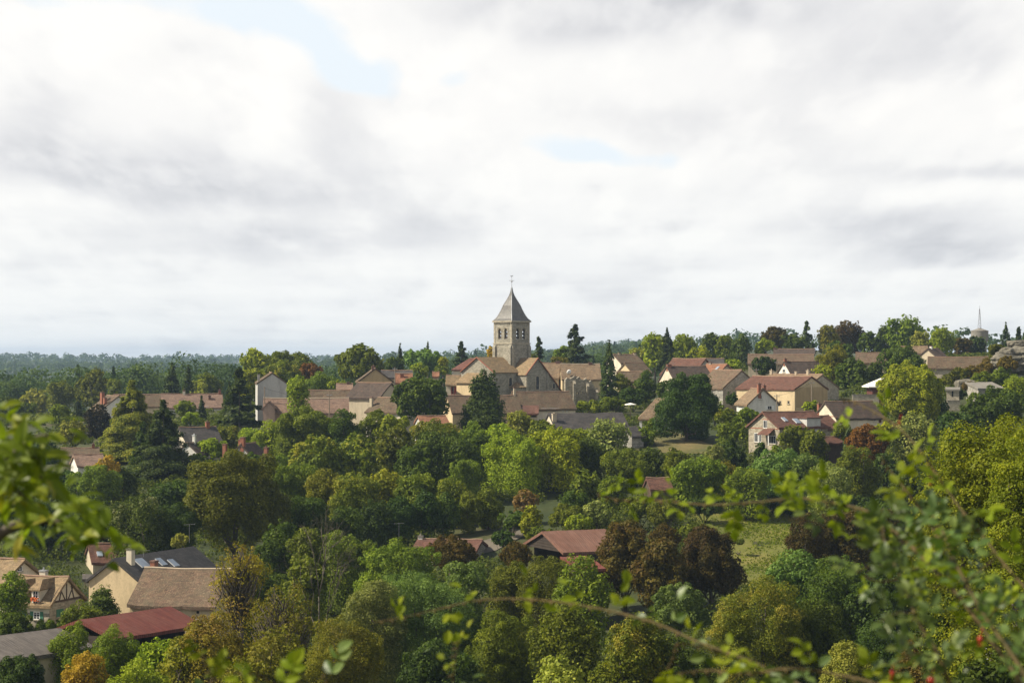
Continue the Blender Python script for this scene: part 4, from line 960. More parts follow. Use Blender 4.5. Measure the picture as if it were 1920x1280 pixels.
bm.faces.new(a); bm.faces.new(b[::-1])
for k in range(len(a)): bm.faces.new((a[k], b[k], b[(k + 1) % len(a)], a[(k + 1) % len(a)]))
church_obj('weathercock', bm, 'metal', spire)
# arms: in church space the camera looks along (+1,+1); left arm runs to -X, right arm runs to -Y
def arm(axis, L, hw, hw2, eave_py, ridge_py, roofm, wallname, drop2=None):
    """gabled arm leaving the tower; hw/hw2 half spans either side of its ridge; drop2 = aisle (extra width, end height)"""
    zr, ze = cz(ridge_py, -6), cz(eave_py, -6); R4 = Matrix.Rotation(0 if axis == 'x' else math.pi / 2, 4, 'Z')
    x0, x1 = -L, -s1 + .1
    sl = (zr - ze) / hw; pro = [(-hw, ze), (0, zr), (hw2, zr - sl * hw2)]
    # walls: extruded gable profile (local y across; -y is the side seen from the camera for the x arm)
    sgn = 1 if axis == 'x' else -1
    pr = [(sgn * a, z) for a, z in pro]
    def ext(bm, prof, xa, xb):
        A = [bm.verts.new(R4 @ Vector((xa, y, z))) for y, z in prof]; B = [bm.verts.new(R4 @ Vector((xb, y, z))) for y, z in prof]; n = len(prof)
        bm.faces.new(A); bm.faces.new(B[::-1])
        for k in range(n): bm.faces.new((A[k], B[k], B[(k + 1) % n], A[(k + 1) % n]))
    bm = bmesh.new(); ext(bm, [(pr[0][0], -1.5), (pr[0][0], pr[0][1] - .05), (0, zr - .05), (pr[2][0], pr[2][1] - .05), (pr[2][0], -1.5)], x0, x1)
    w = church_obj(wallname, bm, 'churchstone')
    ov = .28; t = .2
    prof2 = [(sgn * (-hw - ov), ze - sl * ov), (0, zr), (sgn * (hw2 + .05), zr - sl * (hw2 + .05)), (sgn * (hw2 + .05), zr - sl * (hw2 + .05) + t), (0, zr + t * 1.2), (sgn * (-hw - ov), ze - sl * ov + t)]
    bm = bmesh.new(); ext(bm, prof2, x0 - .18, x1); 
    r = church_obj(wallname.replace('wall', 'roof'), bm, roofm)
    bm = bmesh.new(); ext(bm, [(y, z + .05) for y, z in prof2[:3]] + [(y, z + .06) for y, z in prof2[3:]], x0 - .42, x0 - .185); church_obj('verge', bm, 'brick', r)
    return zr, ze, w, R4, sgn
zr1, ze1, w1, R1, g1 = arm('x', 63 * m_ / .7071, 5.45, 5.45, 698, 671, 'tile_tan', 'nave_wall')
zr2, ze2, w2_, R2, g2 = arm('y', 47 * m_ / .7071, 3.75, 9.2, 701.5, 672.5, 'tile_tan', 'transept_wall')
# flat pilaster between gable and aisle on the transept end
La, Lb = 63 * m_ / .7071, 47 * m_ / .7071
bm = bmesh.new(); add_box(bm, 3.2, 3.75, -Lb - .22, -Lb - .003, -1.5, ze2 + .3); church_obj('pilaster', bm, 'churchstone', w2_)
bm = bmesh.new(); add_box(bm, -3.75, -3.1, -Lb - .16, -Lb - .003, -1.5, ze2 - .4); church_obj('pilaster', bm, 'palestone', w2_)
def arched_window(x, y, nrm, w, z0, zs, parent):
    """tall round headed window with stone surround on a wall of the church (church space)"""
    n = Vector(nrm); u = Vector((-n.y, n.x, 0)); c = Vector((x, y, 0)); bm = bmesh.new()
    lp = arch_loop(0, w, z0, zs); A = [bm.verts.new(c + u * a + Vector((0, 0, b)) + n * .03) for a, b in lp]; B = [bm.verts.new(c + u * a + Vector((0, 0, b)) - n * .1) for a, b in lp]
    bm.faces.new(A); bm.faces.new(B[::-1])
    for k in range(len(lp)): bm.faces.new((A[k], B[k], B[(k + 1) % len(lp)], A[(k + 1) % len(lp)]))
    o = church_obj('arched_window', bm, 'glass', parent)
    bm = bmesh.new(); pts = [(-w / 2 - .1, z0 - .1), (-w / 2 - .1, zs)] + [((w / 2 + .1) * math.cos(math.pi - t), zs + (w / 2 + .1) * math.sin(t)) for t in [math.pi * k / 10 for k in range(1, 10)]] + [(w / 2 + .1, zs), (w / 2 + .1, z0 - .1)]
    add_tube(bm, [c + u * a + Vector((0, 0, b)) + n * .02 for a, b in pts], .13, 5); add_tube(bm, [c + u * (-w / 2 - .2) + Vector((0, 0, z0 - .1)) + n * .06, c + u * (w / 2 + .2) + Vector((0, 0, z0 - .1)) + n * .06], .13, 5)
    church_obj('window_surround', bm, 'palestone', parent)
arched_window(0.0 + .1, -Lb, (0, -1, 0), 1.0, cz(730, -8), cz(709, -8), w2_)
arched_window(-5.9 , -5.45, (0, -1, 0), .95, cz(724, -4), cz(711, -4), w1)
arched_window(5.6, -Lb, (0, -1, 0), .7, cz(729, -8), cz(722, -8), w2_)
# lean-to aisle at the left of the nave gable
bm = bmesh.new(); x0, x1 = -La - 3.6, -La + .0
zt1, zt0 = ze1 - .3, ze1 - 2.3
A = [(x0, -1.5), (x0, zt0), (x1, zt1), (x1, -1.5)]
v0 = [bm.verts.new((x, -2.5, z)) for x, z in A]; v1 = [bm.verts.new((x, 3.3, z)) for x, z in A]; bm.faces.new(v0); bm.faces.new(v1[::-1])
for k in range(4): bm.faces.new((v0[k], v1[k], v1[(k + 1) % 4], v0[(k + 1) % 4]))
church_obj('aisle_wall', bm, 'cream')
bm = bmesh.new(); A = [(x0 - .4, zt0 - .2), (x1 - .01, zt1 + .02), (x1 - .01, zt1 + .2), (x0 - .4, zt0 - .02)]
v0 = [bm.verts.new((x, -2.8, z)) for x, z in A]; v1 = [bm.verts.new((x, 3.6, z)) for x, z in A]; bm.faces.new(v0); bm.faces.new(v1[::-1])
for k in range(4): bm.faces.new((v0[k], v1[k], v1[(k + 1) % 4], v0[(k + 1) % 4]))
church_obj('aisle_roof', bm, 'tile_tan')
# apse lean-to in the angle of the arms
bm = bmesh.new(); za = cz(722, -8); n = 9; cxy = Vector((-3.75 - .0, -5.45, 0))
pts = [(-6.2, -5.46), (-6.2, -7.2), (-5.2, -8.2), (-3.76, -8.2)]
lo = [bm.verts.new((x, y, -1.5)) for x, y in pts]; hi = [bm.verts.new((x, y, za - .5)) for x, y in pts]
for k in range(3): bm.faces.new((lo[k], lo[k + 1], hi[k + 1], hi[k]))
church_obj('chapel_wall', bm, 'churchstone')
bm = bmesh.new(); top = bm.verts.new((-3.77, -5.47, za + .9)); e = [bm.verts.new((-3.77 + (x + 3.77) * 1.12, -5.47 + (y + 5.47) * 1.12, za - .6)) for x, y in pts]; e2 = [bm.verts.new((v.co.x, v.co.y, v.co.z + .16)) for v in e]
for k in range(3): bm.faces.new((e2[k], e2[k + 1], top)); bm.faces.new((e[k], e[k + 1], e2[k + 1], e2[k]))
church_obj('chapel_roof', bm, 'tile_tan')
HOUSES.append((CH.location.x, CH.location.y, 15))

# ruined wall right of the church
RD = 484.0; a = P(1060, 720, RD)
ruin = empty('ruined_wall', (a.x, RD, gz(a.x, RD) - 1.0), rad(12), 'ruined stone wall with ragged top and holes right of the church', 'ruin')
mm = RD / F
def rz(py): return P(960, py, RD).z - ruin.location.z
prof = [(0, 762), (0, 712), (4, 708), (9, 710), (15, 707), (18, 705), (22, 709), (27, 706), (30, 711), (36, 712), (40, 709), (46, 716), (50, 713), (55, 722), (58, 729), (62, 727), (64, 740), (64, 762)]
lp = [(x * mm, rz(y)) for x, y in prof]
def hole(cx, cy, r, n=7, seed=0):
    q = random.Random(seed); return [((cx + r * q.uniform(.6, 1.1) * math.cos(t)) * mm, rz(cy + r * .9 * q.uniform(.6, 1.1) * math.sin(t))) for t in [2 * math.pi * k / n for k in range(n)]]
bm = bmesh.new(); pierced(bm, lp, [hole(24, 737, 3.2, seed=1), hole(32, 736, 2.6, seed=2)], Matrix.Identity(4), 1.0)
bm_obj('wall', bm, MATS['ruinstone'], ruin)
for (x, w, yt, d) in ((14, 5, 719, .8), (40, 5, 724, .9), (57, 5, 735, 1.0)):
    bm = bmesh.new(); vs = add_box(bm, x * mm, (x + w) * mm, -d, -.004, 0, rz(yt)); 
    for v in vs[4:]:
        if v.co.y > -.1: v.co.z += .8
    bm_obj('buttress', bm, MATS['ruinstone'], ruin)
bm = bmesh.new(); vs = add_box(bm, 17 * mm, 20.5 * mm, -.05, -.0, rz(727), rz(711)); bm_obj('broken_pier', bm, MATS['palestone'], ruin)
HOUSES.append((a.x + 4, RD, 5))

# water tower
WD = 790.0; c = P(1837, 636, WD); mw = WD / F; g0 = min(gz(c.x, WD), P(1837, 660, WD).z)
wt_ = empty('water_tower', (c.x, WD, g0), 0, 'round concrete water tower with lattice mast on the right skyline', 'water tower'); z1 = P(1837, 620, WD).z - g0; r = 16 * mw
bm = bmesh.new(); ring = lambda rr, z, n=36: [bm.verts.new((rr * math.cos(2 * math.pi * k / n), rr * math.sin(2 * math.pi * k / n), z)) for k in range(n)]
rs = [ring(r * .8, -2), ring(r * .8, z1 - 4.2), ring(r, z1 - 3.7), ring(r, z1 - .3), ring(r * 1.02, z1 - .28), ring(r * 1.02, z1)]
for A, B in zip(rs[:-1], rs[1:]):
    for k in range(36): bm.faces.new((A[k], A[(k + 1) % 36], B[(k + 1) % 36], B[k]))
bm.faces.new(rs[-1]); bm_obj('tank', bm, MATS['concrete'], wt_)
bm = bmesh.new(); A = ring(r * 1.02, z1 + .01); B = ring(r * .22, z1 + .85); 
for k in range(36): bm.faces.new((A[k], A[(k + 1) % 36], B[(k + 1) % 36], B[k]))
B2 = ring(r * .2, z1 + 1.0); bm.faces.new(B2)
for k in range(36): bm.faces.new((B[k], B[(k + 1) % 36], B2[(k + 1) % 36], B2[k]))
bm_obj('tank_roof', bm, MATS['concrete'], wt_)
bm = bmesh.new(); zt = P(1837, 579, WD).z - g0; zb = z1 + .9
legs = [(math.cos(t) * 3.6 * mw, math.sin(t) * 3.6 * mw) for t in (.5, .5 + 2.09, .5 + 4.19)]
for x, y in legs: add_tube(bm, [(x, y, zb), (x * .12, y * .12, zt)], .055, 5)
for k in range(6):
    f0, f1 = k / 6, (k + 1) / 6; q0, q1 = 1 - .88 * f0, 1 - .88 * f1
    for j in range(3):
        (xa, ya), (xb, yb) = legs[j], legs[(j + 1) % 3]; add_tube(bm, [(xa * q0, ya * q0, zb + (zt - zb) * f0), (xb * q1, yb * q1, zb + (zt - zb) * f1)], .022, 4)
add_tube(bm, [(0, 0, zt - .3), (0, 0, zt + 1.2)], .04, 4)
bm_obj('lattice_mast', bm, MATS['timber'], wt_)

# limestone crag on the right
from mathutils import noise as mnoise
def crag(label, px0, px1, py0, py1, D, seed, depth=7.0):
    a, b = P(px0, py1, D), P(px1, py0, D); bm = bmesh.new(); bmesh.ops.create_icosphere(bm, subdivisions=6, radius=1.0)
    w, hgt = (b.x - a.x) / 2, (b.z - a.z) / 2; off = Vector((seed * 7.3, seed * 3.1, seed))
    for v in bm.verts:
        p = v.co.copy(); k = max(abs(p.x), abs(p.y), abs(p.z)) ** .5; q = Vector((p.x / k * w, p.y / k * depth, p.z / k * hgt))
        n1 = mnoise.fractal(q * .22 + off, .9, 2.1, 5); bed = mnoise.noise(Vector((q.x * .12, q.y * .12, q.z * 1.7)) + off)
        s = 1 + .34 * n1 + .10 * bed
        v.co = Vector((q.x * s, q.y * s, q.z * (1 + .26 * n1)))
    c = (a + b) / 2; o = bm_obj('rock', bm, MATS['limestone'], None, loc=(c.x, D + depth * .6, c.z), smooth=False); tag(o, label, 'rock')
crag('pale layered limestone crag at the right edge of the skyline', 1876, 1990, 650, 702, 462, 3, 5)
crag('flat pale rock slab on top of the limestone crag', 1890, 1965, 637, 652, 470, 5, 4)
crag('small pale rock face showing in the scrub above the slab roof', 1794, 1834, 712, 742, 450, 8, 3.0)

# utility poles
def pole(label, px, top, D, arms=1, wires=None):
    t = P(px, top, D); b = gz(t.x, D); e = empty('utility_pole', (t.x, D, b), 0, label, 'utility pole', 'utility poles of the village'); z = max(t.z - b, 3)
    bm = bmesh.new(); add_tube(bm, [(0, 0, -1), (0, 0, z)], [.14, .09], 8); bm_obj('post', bm, MATS['polewood'], e)
    bm = bmesh.new(); add_box(bm, -.55, .55, -.05, .05, z - .45, z - .35)
    for x in (-.45, 0, .45): add_tube(bm, [(x, 0, z - .35), (x, 0, z - .15)], .04, 5)
    bm_obj('crossarm', bm, MATS['metal'], e); return Vector((t.x, D, b + z - .2))
p1 = pole('wooden pole in front of the pinkish garden range', 617.5, 737, 430)
p2 = pole('wooden pole at the foot of the blank white gable', 496, 725, 438)
p3 = pole('wooden pole rising left of the large cream barn ridge', 1418, 690, 446)
p4 = pole('wooden pole at the right corner of the white gabled cottage', 1456.5, 739, 408)
p5 = pole('wooden pole beside the dark bush under the long grey roof', 1457, 676, 492)
p6 = pole('wooden pole against the tan gable of the cream barn', 1522, 714, 424)
p7 = pole('thin pole rising above the orange roof, left of the round glossy tree', 740.5, 688, 470)
def wire(label, a, b, sag=1.0):
    bm = bmesh.new(); pts = [a.lerp(b, k / 14) - Vector((0, 0, sag * 4 * (k / 14) * (1 - k / 14))) for k in range(15)]; add_tube(bm, pts, .022, 4)
    o = bm_obj('overhead_wire', bm, MATS['black']); tag(o, label, 'wire')
wire('sagging wire in front of the pinkish range, between its two poles', p2, p1, .9)
wire('wire crossing the tan gable down to the cottage pole', p6, p4, .5)
wire('wire from the barn ridge pole up to the pole by the dark bush', p3, p5, .8)
# ------------------------------------------------------------------ trees
def unit(v): return v / np.maximum(np.linalg.norm(v, axis=1, keepdims=True), 1e-9)
def leaf_quads(C, N, size, rng, aspect=1.45, fold=.0):
    """diamond shaped leaf sprays at centres C facing N"""
    k = len(C); r = unit(rng.normal(size=(k, 3))); U = unit(np.cross(N, r)); V = np.cross(N, U)
    s = size * rng.uniform(.55, 1.25, (k, 1)); a = s * aspect * .5; b = s * .5
    o1 = rng.uniform(-.25, .25, (k, 1))
    Q = np.stack([C - U * a, C - V * b + U * a * o1, C + U * a, C + V * b + U * a * o1], 1)
    Q[:, 1] += N * (b * .35); Q[:, 3] += N * (b * .35)
    return Q.reshape(-1, 3)
def crown_lobes(rng, rx, ry, rzz, n, small, shape):
    d = unit(rng.normal(size=(n * 3, 3))); d = d[(d[:, 2] > -.85)][:n]
    # spread by rejection
    keep = []
    for v in d:
        if all(np.dot(v, w) < .86 for w in keep) or len(keep) < 3: keep.append(v)
    d = np.array(keep); m = len(d)
    base = rng.uniform(.52, .74, (m, 1))
    c = d * base * np.array([rx, ry, rzz]); c[:, :2] *= 1 + .32 * np.clip(-d[:, 2:3], 0, 1); r = (min(rx, ry) * .5 + rzz * .5) * rng.uniform(.28, .46, m) * shape
    # top and side knobs that break the outline
    d2 = unit(rng.normal(size=(small, 3))); d2[:, 2] = np.abs(d2[:, 2]) * rng.choice([1, 1, 1, -.4], small)
    c2 = d2 * rng.uniform(.78, .97, (small, 1)) * np.array([rx, ry, rzz]); r2 = min(rx, rzz) * rng.uniform(.10, .22, small) * shape
    core = np.array([[0, 0, 0]]); rc = np.array([min(rx, ry, rzz) * (.62 if shape != .85 else .78)])
    return np.concatenate([core, c, c2]), np.concatenate([rc, r, r2])
def tube_mesh(paths, seg=6):
    bm = bmesh.new()
    for pts, ra in paths: add_tube(bm, pts, ra, seg)
    return bm
KN = {'round': 'broadleaf_tree', 'dome': 'broadleaf_tree', 'airy': 'broadleaf_tree', 'con': 'conifer_tree', 'cedar': 'cedar_tree', 'col': 'columnar_tree', 'bush': 'shrub', 'yew': 'yew_tree', 'sparse': 'broadleaf_tree', 'bare': 'dead_tree', 'palm': 'broadleaf_tree'}
KC = {'con': 'conifer', 'cedar': 'cedar', 'bush': 'shrub', 'bare': 'dead tree', 'yew': 'yew'}
NTREE = [0, 0]
def tree(px, top, w, D, kind, mat, label, bot=None, dens=1.0, group=None, ls=1.0, seed=None):
    rng = np.random.default_rng(int(px * 13 + top * 7 + w) if seed is None else seed); m = D / F
    tp = P(px, top, D); g = gz(tp.x, D); hgt = tp.z - g
    if hgt < 1.2: print('TREE LOW', label, round(hgt, 2)); hgt = 1.5; g = tp.z - 1.5
    rx = w * m / 2; zb = P(px, bot, D).z - g if bot else hgt * (.02 if kind in ('bush', 'col', 'yew') else .10)
    zb = max(-.3, zb)
    if not bot and kind in ('round', 'dome', 'airy', 'sparse') and hgt - zb > 3.0 * rx: zb = hgt - 3.0 * rx
    if 'oak' in label: pass
    elif bot and D < 400 and kind in ('round', 'airy', 'sparse'):
        zb = max(.05 * hgt, min(zb, max(.08 * hgt, hgt - 3.2 * rx)))
    if 200 < D < 400 and kind in ('round', 'airy', 'bush', 'col'): rx *= 1.10
    ch = hgt - zb; rz_ = ch / 2; cz0 = zb + rz_
    root = empty(KN[kind], (tp.x, D, g), 0, label, KC.get(kind, 'tree'), group)
    size = rng.choice([.7, .85, 1.0, 1.25, 1.55]) * max(.135, (.00088 if D > 300 else .00074) * D) * ls; area = 4 * math.pi * ((rx * rx * rx ** 0 + 2 * rx * rz_) / 3)
    paths = []
    tr = max(.10, min(.5, hgt * (.022 if kind != 'bare' else .009))) 
    if kind in ('round', 'dome', 'airy', 'bush', 'col', 'sparse'):
        shape = {'round': 1.0, 'dome': .85, 'airy': .85, 'bush': .95, 'col': .9, 'sparse': .7}[kind]
        nl = {'round': 16, 'dome': 26, 'airy': 22, 'bush': 12, 'col': 18, 'sparse': 24}[kind]; ns = {'round': 26, 'dome': 34, 'airy': 44, 'bush': 22, 'col': 24, 'sparse': 46}[kind]
        k = 1.0 if w > 40 else .7
        L, R = crown_lobes(rng, rx, rx * rng.uniform(.85, 1.05), rz_, int(nl * k), int(ns * k), shape)
        if kind in ('round', 'airy', 'sparse'):
            # several uneven sub-crowns instead of one ball
            ng = int(rng.integers(3, 6)); gs = []
            for q in range(ng):
                if q == 0: gs.append((rng.uniform(-.15, .15) * rx, rng.uniform(-.2, .2) * rx, .74, 1.0, 1.0))
                else:
                    sg = 1 if q % 2 else -1; rr0 = rng.uniform(.48, .68)
                    gs.append((sg * (1 - rr0) * rx * rng.uniform(.85, 1.05), rng.uniform(-.5, .5) * rx, rr0, rng.uniform(.68, .96), rng.uniform(.7, 1.0)))
            LL, RR = [], []
            for gx, gy, gr, gh, dn in gs:
                gz_ = rz_ * gh * (.72 if q else .8); hz0 = -rz_ + 2 * rz_ * gh - gz_      # sub-crown centre height
                l_, r_ = crown_lobes(rng, rx * gr, rx * gr, max(gz_ * .75, rx * gr * .7), int(nl * k * .62), int(ns * k * .55), shape)
                hz0 = -rz_ + 2 * rz_ * gh - max(gz_ * .75, rx * gr * .7)
                l_ = l_ + np.array([gx, gy, hz0]); LL.append(l_); RR.append(r_)
                if hz0 - rx * gr > -rz_ * .6:
                    zz = np.linspace(-rz_ * .75, hz0, 3)[:2]; LL.append(np.array([[gx * rng.uniform(.6, 1.1), gy, z] for z in zz])); RR.append(np.full(2, rx * gr * .8))
            L, R = np.concatenate(LL), np.concatenate(RR)
        elif rz_ > 1.5 * rx:
            R = np.minimum(R, rx * .5); R[0] = rx * .55
            zz = np.linspace(-rz_ * .6, rz_ * .62, 4); L = np.concatenate([L, [[0, 0, z] for z in zz]]); R = np.concatenate([R, [rx * .55] * 4])
        cover = {'round': 2.0, 'dome': 2.1, 'airy': 1.35, 'bush': 1.9, 'col': 2.1, 'sparse': .55}[kind] * dens
        la = size * size * .66
        wts = R ** 2; wts = wts / wts.sum()
        n = int(min(80000, max(500, cover * area * 1.25 / la)))
        idx = rng.choice(len(L), n, p=wts); d = unit(rng.normal(size=(n, 3)) + .30 * unit(L[idx] / np.array([rx, rx, rz_]) + 1e-6) + np.array([0, 0, .18]))
        # clumpy shells: modulate the radius with angular waves
        ph = rng.uniform(0, 6.28, (len(L), 3)); fr = rng.uniform(3.0, 5.5, (len(L), 3))
        wave = np.sin(d[:, 0] * fr[idx, 0] + ph[idx, 0]) * np.sin(d[:, 1] * fr[idx, 1] + ph[idx, 1]) + .6 * np.sin(d[:, 2] * fr[idx, 2] * 1.4 + ph[idx, 2])
        rr = R[idx] * (1 + .14 * wave) * np.where(rng.random(n) < .8, rng.uniform(.86, 1.06, n), rng.uniform(.4, .9, n)) + rng.exponential(.05, n) * R[idx]
        C = L[idx] + d * rr[:, None]; C[:, 2] += cz0
        # skirt: no leaves under the ground, bottoms drawn in
        ok = C[:, 2] > max(.05, zb - .3); C, d, idx = C[ok], d[ok], idx[ok]
        N = unit(d + rng.normal(size=d.shape) * .55 + np.array([0, 0, .25]))
        Q = leaf_quads(C, N, size, rng); tint = rng.random(len(C)) * .75 + .25 * rng.random(len(L))[idx]
        if kind == 'sparse':
            for v in L[1:]:
                e = np.array([0, 0, cz0]) + v; s0 = np.array([rng.normal() * .1, rng.normal() * .1, max(.5, e[2] - abs(v[0]) * 1.1 - rz_ * .35)]); mid = (s0 + e) / 2 + rng.normal(size=3) * .25
                paths.append(([s0, mid, e], [tr * .22, tr * .13, .02]))
        else:
            for v in L[1:7]:
                e = np.array([0, 0, cz0]) + v * .9; s0 = np.array([0, 0, max(.4, zb + ch * .12)]); mid = (s0 + e) / 2 + np.array([0, 0, -.1 * rx]) + rng.normal(size=3) * .15 * rx
                paths.append(([s0, mid, e], [tr * .6, tr * .4, .05]))
    elif kind in ('con', 'cedar', 'yew'):
        cover = {'con': 2.6, 'cedar': 2.6, 'yew': 4.2}[kind] * dens; la = size * size * .75
        n = int(min(80000, max(700, cover * math.pi * rx * math.hypot(rx, ch) * 1.5 / la)))
        lev = max(7, int(ch / {'con': .95, 'cedar': 1.5, 'yew': 1.2}[kind])); pw = {'con': .85, 'cedar': .80, 'yew': 1.1}[kind]
        u = rng.random(n); t = 1 - np.sqrt(1 - u * .985) if kind != 'cedar' else rng.random(n) ** 1.25
        li = np.floor(t * lev).astype(int); nb = 9 if kind != 'cedar' else 6
        per = rng.uniform(0, 6.28, (lev + 1, nb)); ln = rng.uniform(.60, 1.12, (lev + 1, nb)); bi = rng.integers(0, nb, n)
        az = per[li, bi] + rng.normal(size=n) * (.16 if kind != 'yew' else .4); prof = (1 - t) ** pw * (np.minimum(1, (t + .08) / .16) ** .5 if kind != 'con' else 1)
        q = np.sqrt(rng.random(n)) if kind != 'yew' else rng.random(n) ** .22
        az += rng.normal(size=n) * .10 * (1 - q)
        Rr = rx * prof * ln[li, bi] * q + .04
        vo = rng.uniform(-.75, .75, (lev + 1, nb)); tl = (li + .5 + vo[li, bi] * (1 - .6 * t)) / lev + (rng.random(n) - .5) * {'con': .9, 'cedar': .55, 'yew': 1.3}[kind] / lev
        droop = {'con': -.10, 'cedar': -.05, 'yew': .12}[kind]
        C = np.stack([np.cos(az) * Rr, np.sin(az) * Rr, zb + tl * ch + (droop * Rr if kind != 'con' else .12 * Rr - .26 * Rr * q)], 1)
        C[:, 2] = np.minimum(C[:, 2], hgt + rng.random(n) * .2)
        if kind == 'yew':
            # several pointed leaders
            tips = [(0, 0, 0), (rx * .35, -.1, -ch * .04), (-rx * .32, .1, -ch * .12), (rx * .1, .4, -ch * .16)]; k = rng.integers(0, 4, n); up = np.clip((C[:, 2] - zb) / ch, 0, 1)
            T = np.array(tips)[k]; C[:, 0] += T[:, 0] * up; C[:, 1] += T[:, 1] * up; C[:, 2] += T[:, 2] * up
        Nn = unit(np.stack([np.cos(az) * .7, np.sin(az) * .7, np.full(n, .9)], 1) + rng.normal(size=(n, 3)) * .45)
        if kind != 'yew':
            k = rng.random(n) < .02; C[k, 0] *= .1; C[k, 1] *= .1; C[k, 2] = zb + ch * rng.uniform(.82, 1.0, k.sum())
        ok = C[:, 2] > .1; C, Nn = C[ok], Nn[ok]
        Q = leaf_quads(C, Nn, size, rng, aspect=1.7); tint = rng.random(len(C)) * .7 + .3 * ln[li, bi][ok] - .1
        paths.append(([(0, 0, zb), (0, 0, hgt * .98)], [tr * .7, .03]))
    elif kind == 'bare':
        def grow(p, d, ln, r, dep):
            if dep == 0 or r < .008: return
            e = p + d * ln; mid = (p + e) / 2 + rng.normal(size=3) * ln * .05; paths.append(([p, mid, e], [r, r * .85, r * .68])); tips.append(e)
            for _ in range(rng.integers(2, 4)):
                nd = d + rng.normal(size=3) * .42; nd[2] = abs(nd[2]) * .8 + .12; nd /= np.linalg.norm(nd); grow(e, nd, ln * rng.uniform(.58, .82), r * .62, dep - 1)
        tips = []; base = np.array([0, 0, hgt * .30])
        grow(base, np.array([0, 0, 1.0]), hgt * .22, tr * .5, 6); grow(base * .7, unit(np.array([[-.3, .1, 1]]))[0], hgt * .22, tr * .4, 6); grow(base * .8, unit(np.array([[.35, -.1, 1]]))[0], hgt * .2, tr * .36, 5)
        mz = max(p[-1][2] for p, r in paths); mx = max(abs(q[0]) for p, r in paths for q in p); kz = hgt / mz; kx = rx / mx
        paths = [([np.array([a[0] * kx, a[1] * kx, a[2] * kz]) for a in p], r) for p, r in paths]; tips = np.array([p[-1] for p, r in paths])
        C = tips[rng.integers(0, len(tips), int(160 * dens))] + rng.normal(size=(int(160 * dens), 3)) * .2; C = C[C[:, 2] < hgt * .7]; Q = leaf_quads(C, unit(rng.normal(size=C.shape)), size * .9, rng); tint = rng.random(len(C))
    me = mesh_quads('crown', Q, 4, tint); NTREE[0] += len(Q) // 4; NTREE[1] += 1
    link('crown', me, MATS[mat], root)
    stem_top = zb + ch * (.35 if kind not in ('con', 'cedar', 'yew', 'bare') else .1) if kind != 'bare' else hgt * .3 * (1)
    sw = rng.normal(size=4) * tr * .5
    tpath = [(0, 0, -.8), (sw[0] * .3, sw[1] * .3, stem_top * .45), (sw[0] * .4, sw[1] * .4, max(stem_top, .5))]
    rt = [tr * 1.35, tr, tr * .7]
    if kind == 'bush' :
        for k in range(4): a = k * 1.6 + rng.random(); paths.append(([(0, 0, .0), (math.cos(a) * rx * .3, math.sin(a) * rx * .3, ch * .4), (math.cos(a) * rx * .55, math.sin(a) * rx * .55, ch * .75)], [.07, .05, .02]))
        tpath, rt = [(0, 0, -.4), (0, 0, ch * .5)], [.1, .06]
    bm = tube_mesh([(tpath, rt)] + paths); bm_obj('trunk', bm, MATS['deadwood' if kind == 'bare' else 'bark'], root, smooth=True)
    return root
T = tree
# ---- far left belt beyond the houses
T(22, 722, 62, 700, 'round', 'dark', 'dark rounded tree at the far left edge under the distant forest')
T(66, 728, 56, 660, 'round', 'palegreen', 'pale green tree on the far left, left of the big olive domes')
T(40, 752, 60, 600, 'round', 'mid', 'mid green low tree under the pale far left trees', bot=800)
T(10, 745, 60, 560, 'round', 'dark', 'dark tree touching the left frame edge above the plum leaves', bot=805)
T(120, 712, 64, 640, 'round', 'olive', 'olive domed tree left of the tallest tree behind the white cottage', bot=765)
T(172, 691, 68, 620, 'round', 'olive', 'tall dark olive tree behind the white cottage and its brick chimneys', bot=760)
T(214, 708, 30, 610, 'round', 'olive', 'small olive tree tucked right of the tall olive tree', bot=745)
T(90, 772, 58, 520, 'round', 'olive', 'dull olive tree above the pale oval tree to its left', bot=815)
T(112, 758, 46, 500, 'round', 'mid', 'fresh green tree left of the purple copper tree', bot=805)
T(147, 742, 34, 545, 'con', 'conifer', 'dark pointed conifer just left of the white cottage', bot=800)
T(136, 787, 54, 424, 'dome', 'palegreen', 'pale green oval tree above the long brown farmhouse', bot=842)
T(182, 755, 52, 455, 'round', 'copper', 'dark purple copper tree left of the yellow-green conifer', bot=840)
T(85, 820, 56, 405, 'round', 'deep', 'dark bushy tree left of the long brown farmhouse', bot=880)
T(247, 713, 176, 402, 'con', 'coniferlight', 'tall yellow-green conifer towering over the left woods', bot=925, dens=1.7)
T(306, 750, 160, 372, 'con', 'conifer', 'broad dark cedar right in front of the yellow-green conifer', bot=990, dens=1.3)
T(268, 790, 70, 385, 'cedar', 'conifer', 'dark cedar leaning between the tall conifer and broad cedar', bot=960)
T(322, 680, 44, 552, 'con', 'conifer', 'dark spruce behind the brown roofed row, left of pair', bot=740, group='dark spruce pair behind the roofs')
T(353, 684, 28, 556, 'con', 'conifer', 'thinner dark spruce behind the brown roofed row, right of pair', bot=740, group='dark spruce pair behind the roofs')
T(388, 700, 62, 590, 'round', 'mid', 'light green tree behind the right end of the brown roofed row', bot=745)
T(372, 712, 40, 585, 'round', 'palegreen', 'small pale tree between the spruce pair and the light green tree', bot=742)
T(347, 752, 42, 478, 'bush', 'mid', 'green shrub in front of the brown roofed row houses', bot=782)
T(357, 772, 34, 462, 'bush', 'bright', 'small bright green shrub below the brown roofed row')
T(378, 742, 26, 470, 'con', 'conifer', 'thin dark conifer in front of the brown roofed row', bot=800)
T(449, 690, 104, 452, 'cedar', 'conifer', 'big drooping dark cedar left of the blank white gable', bot=808, dens=1.2)
T(430, 715, 40, 470, 'con', 'conifer', 'dark conifer spire on the left flank of the drooping cedar', bot=800)
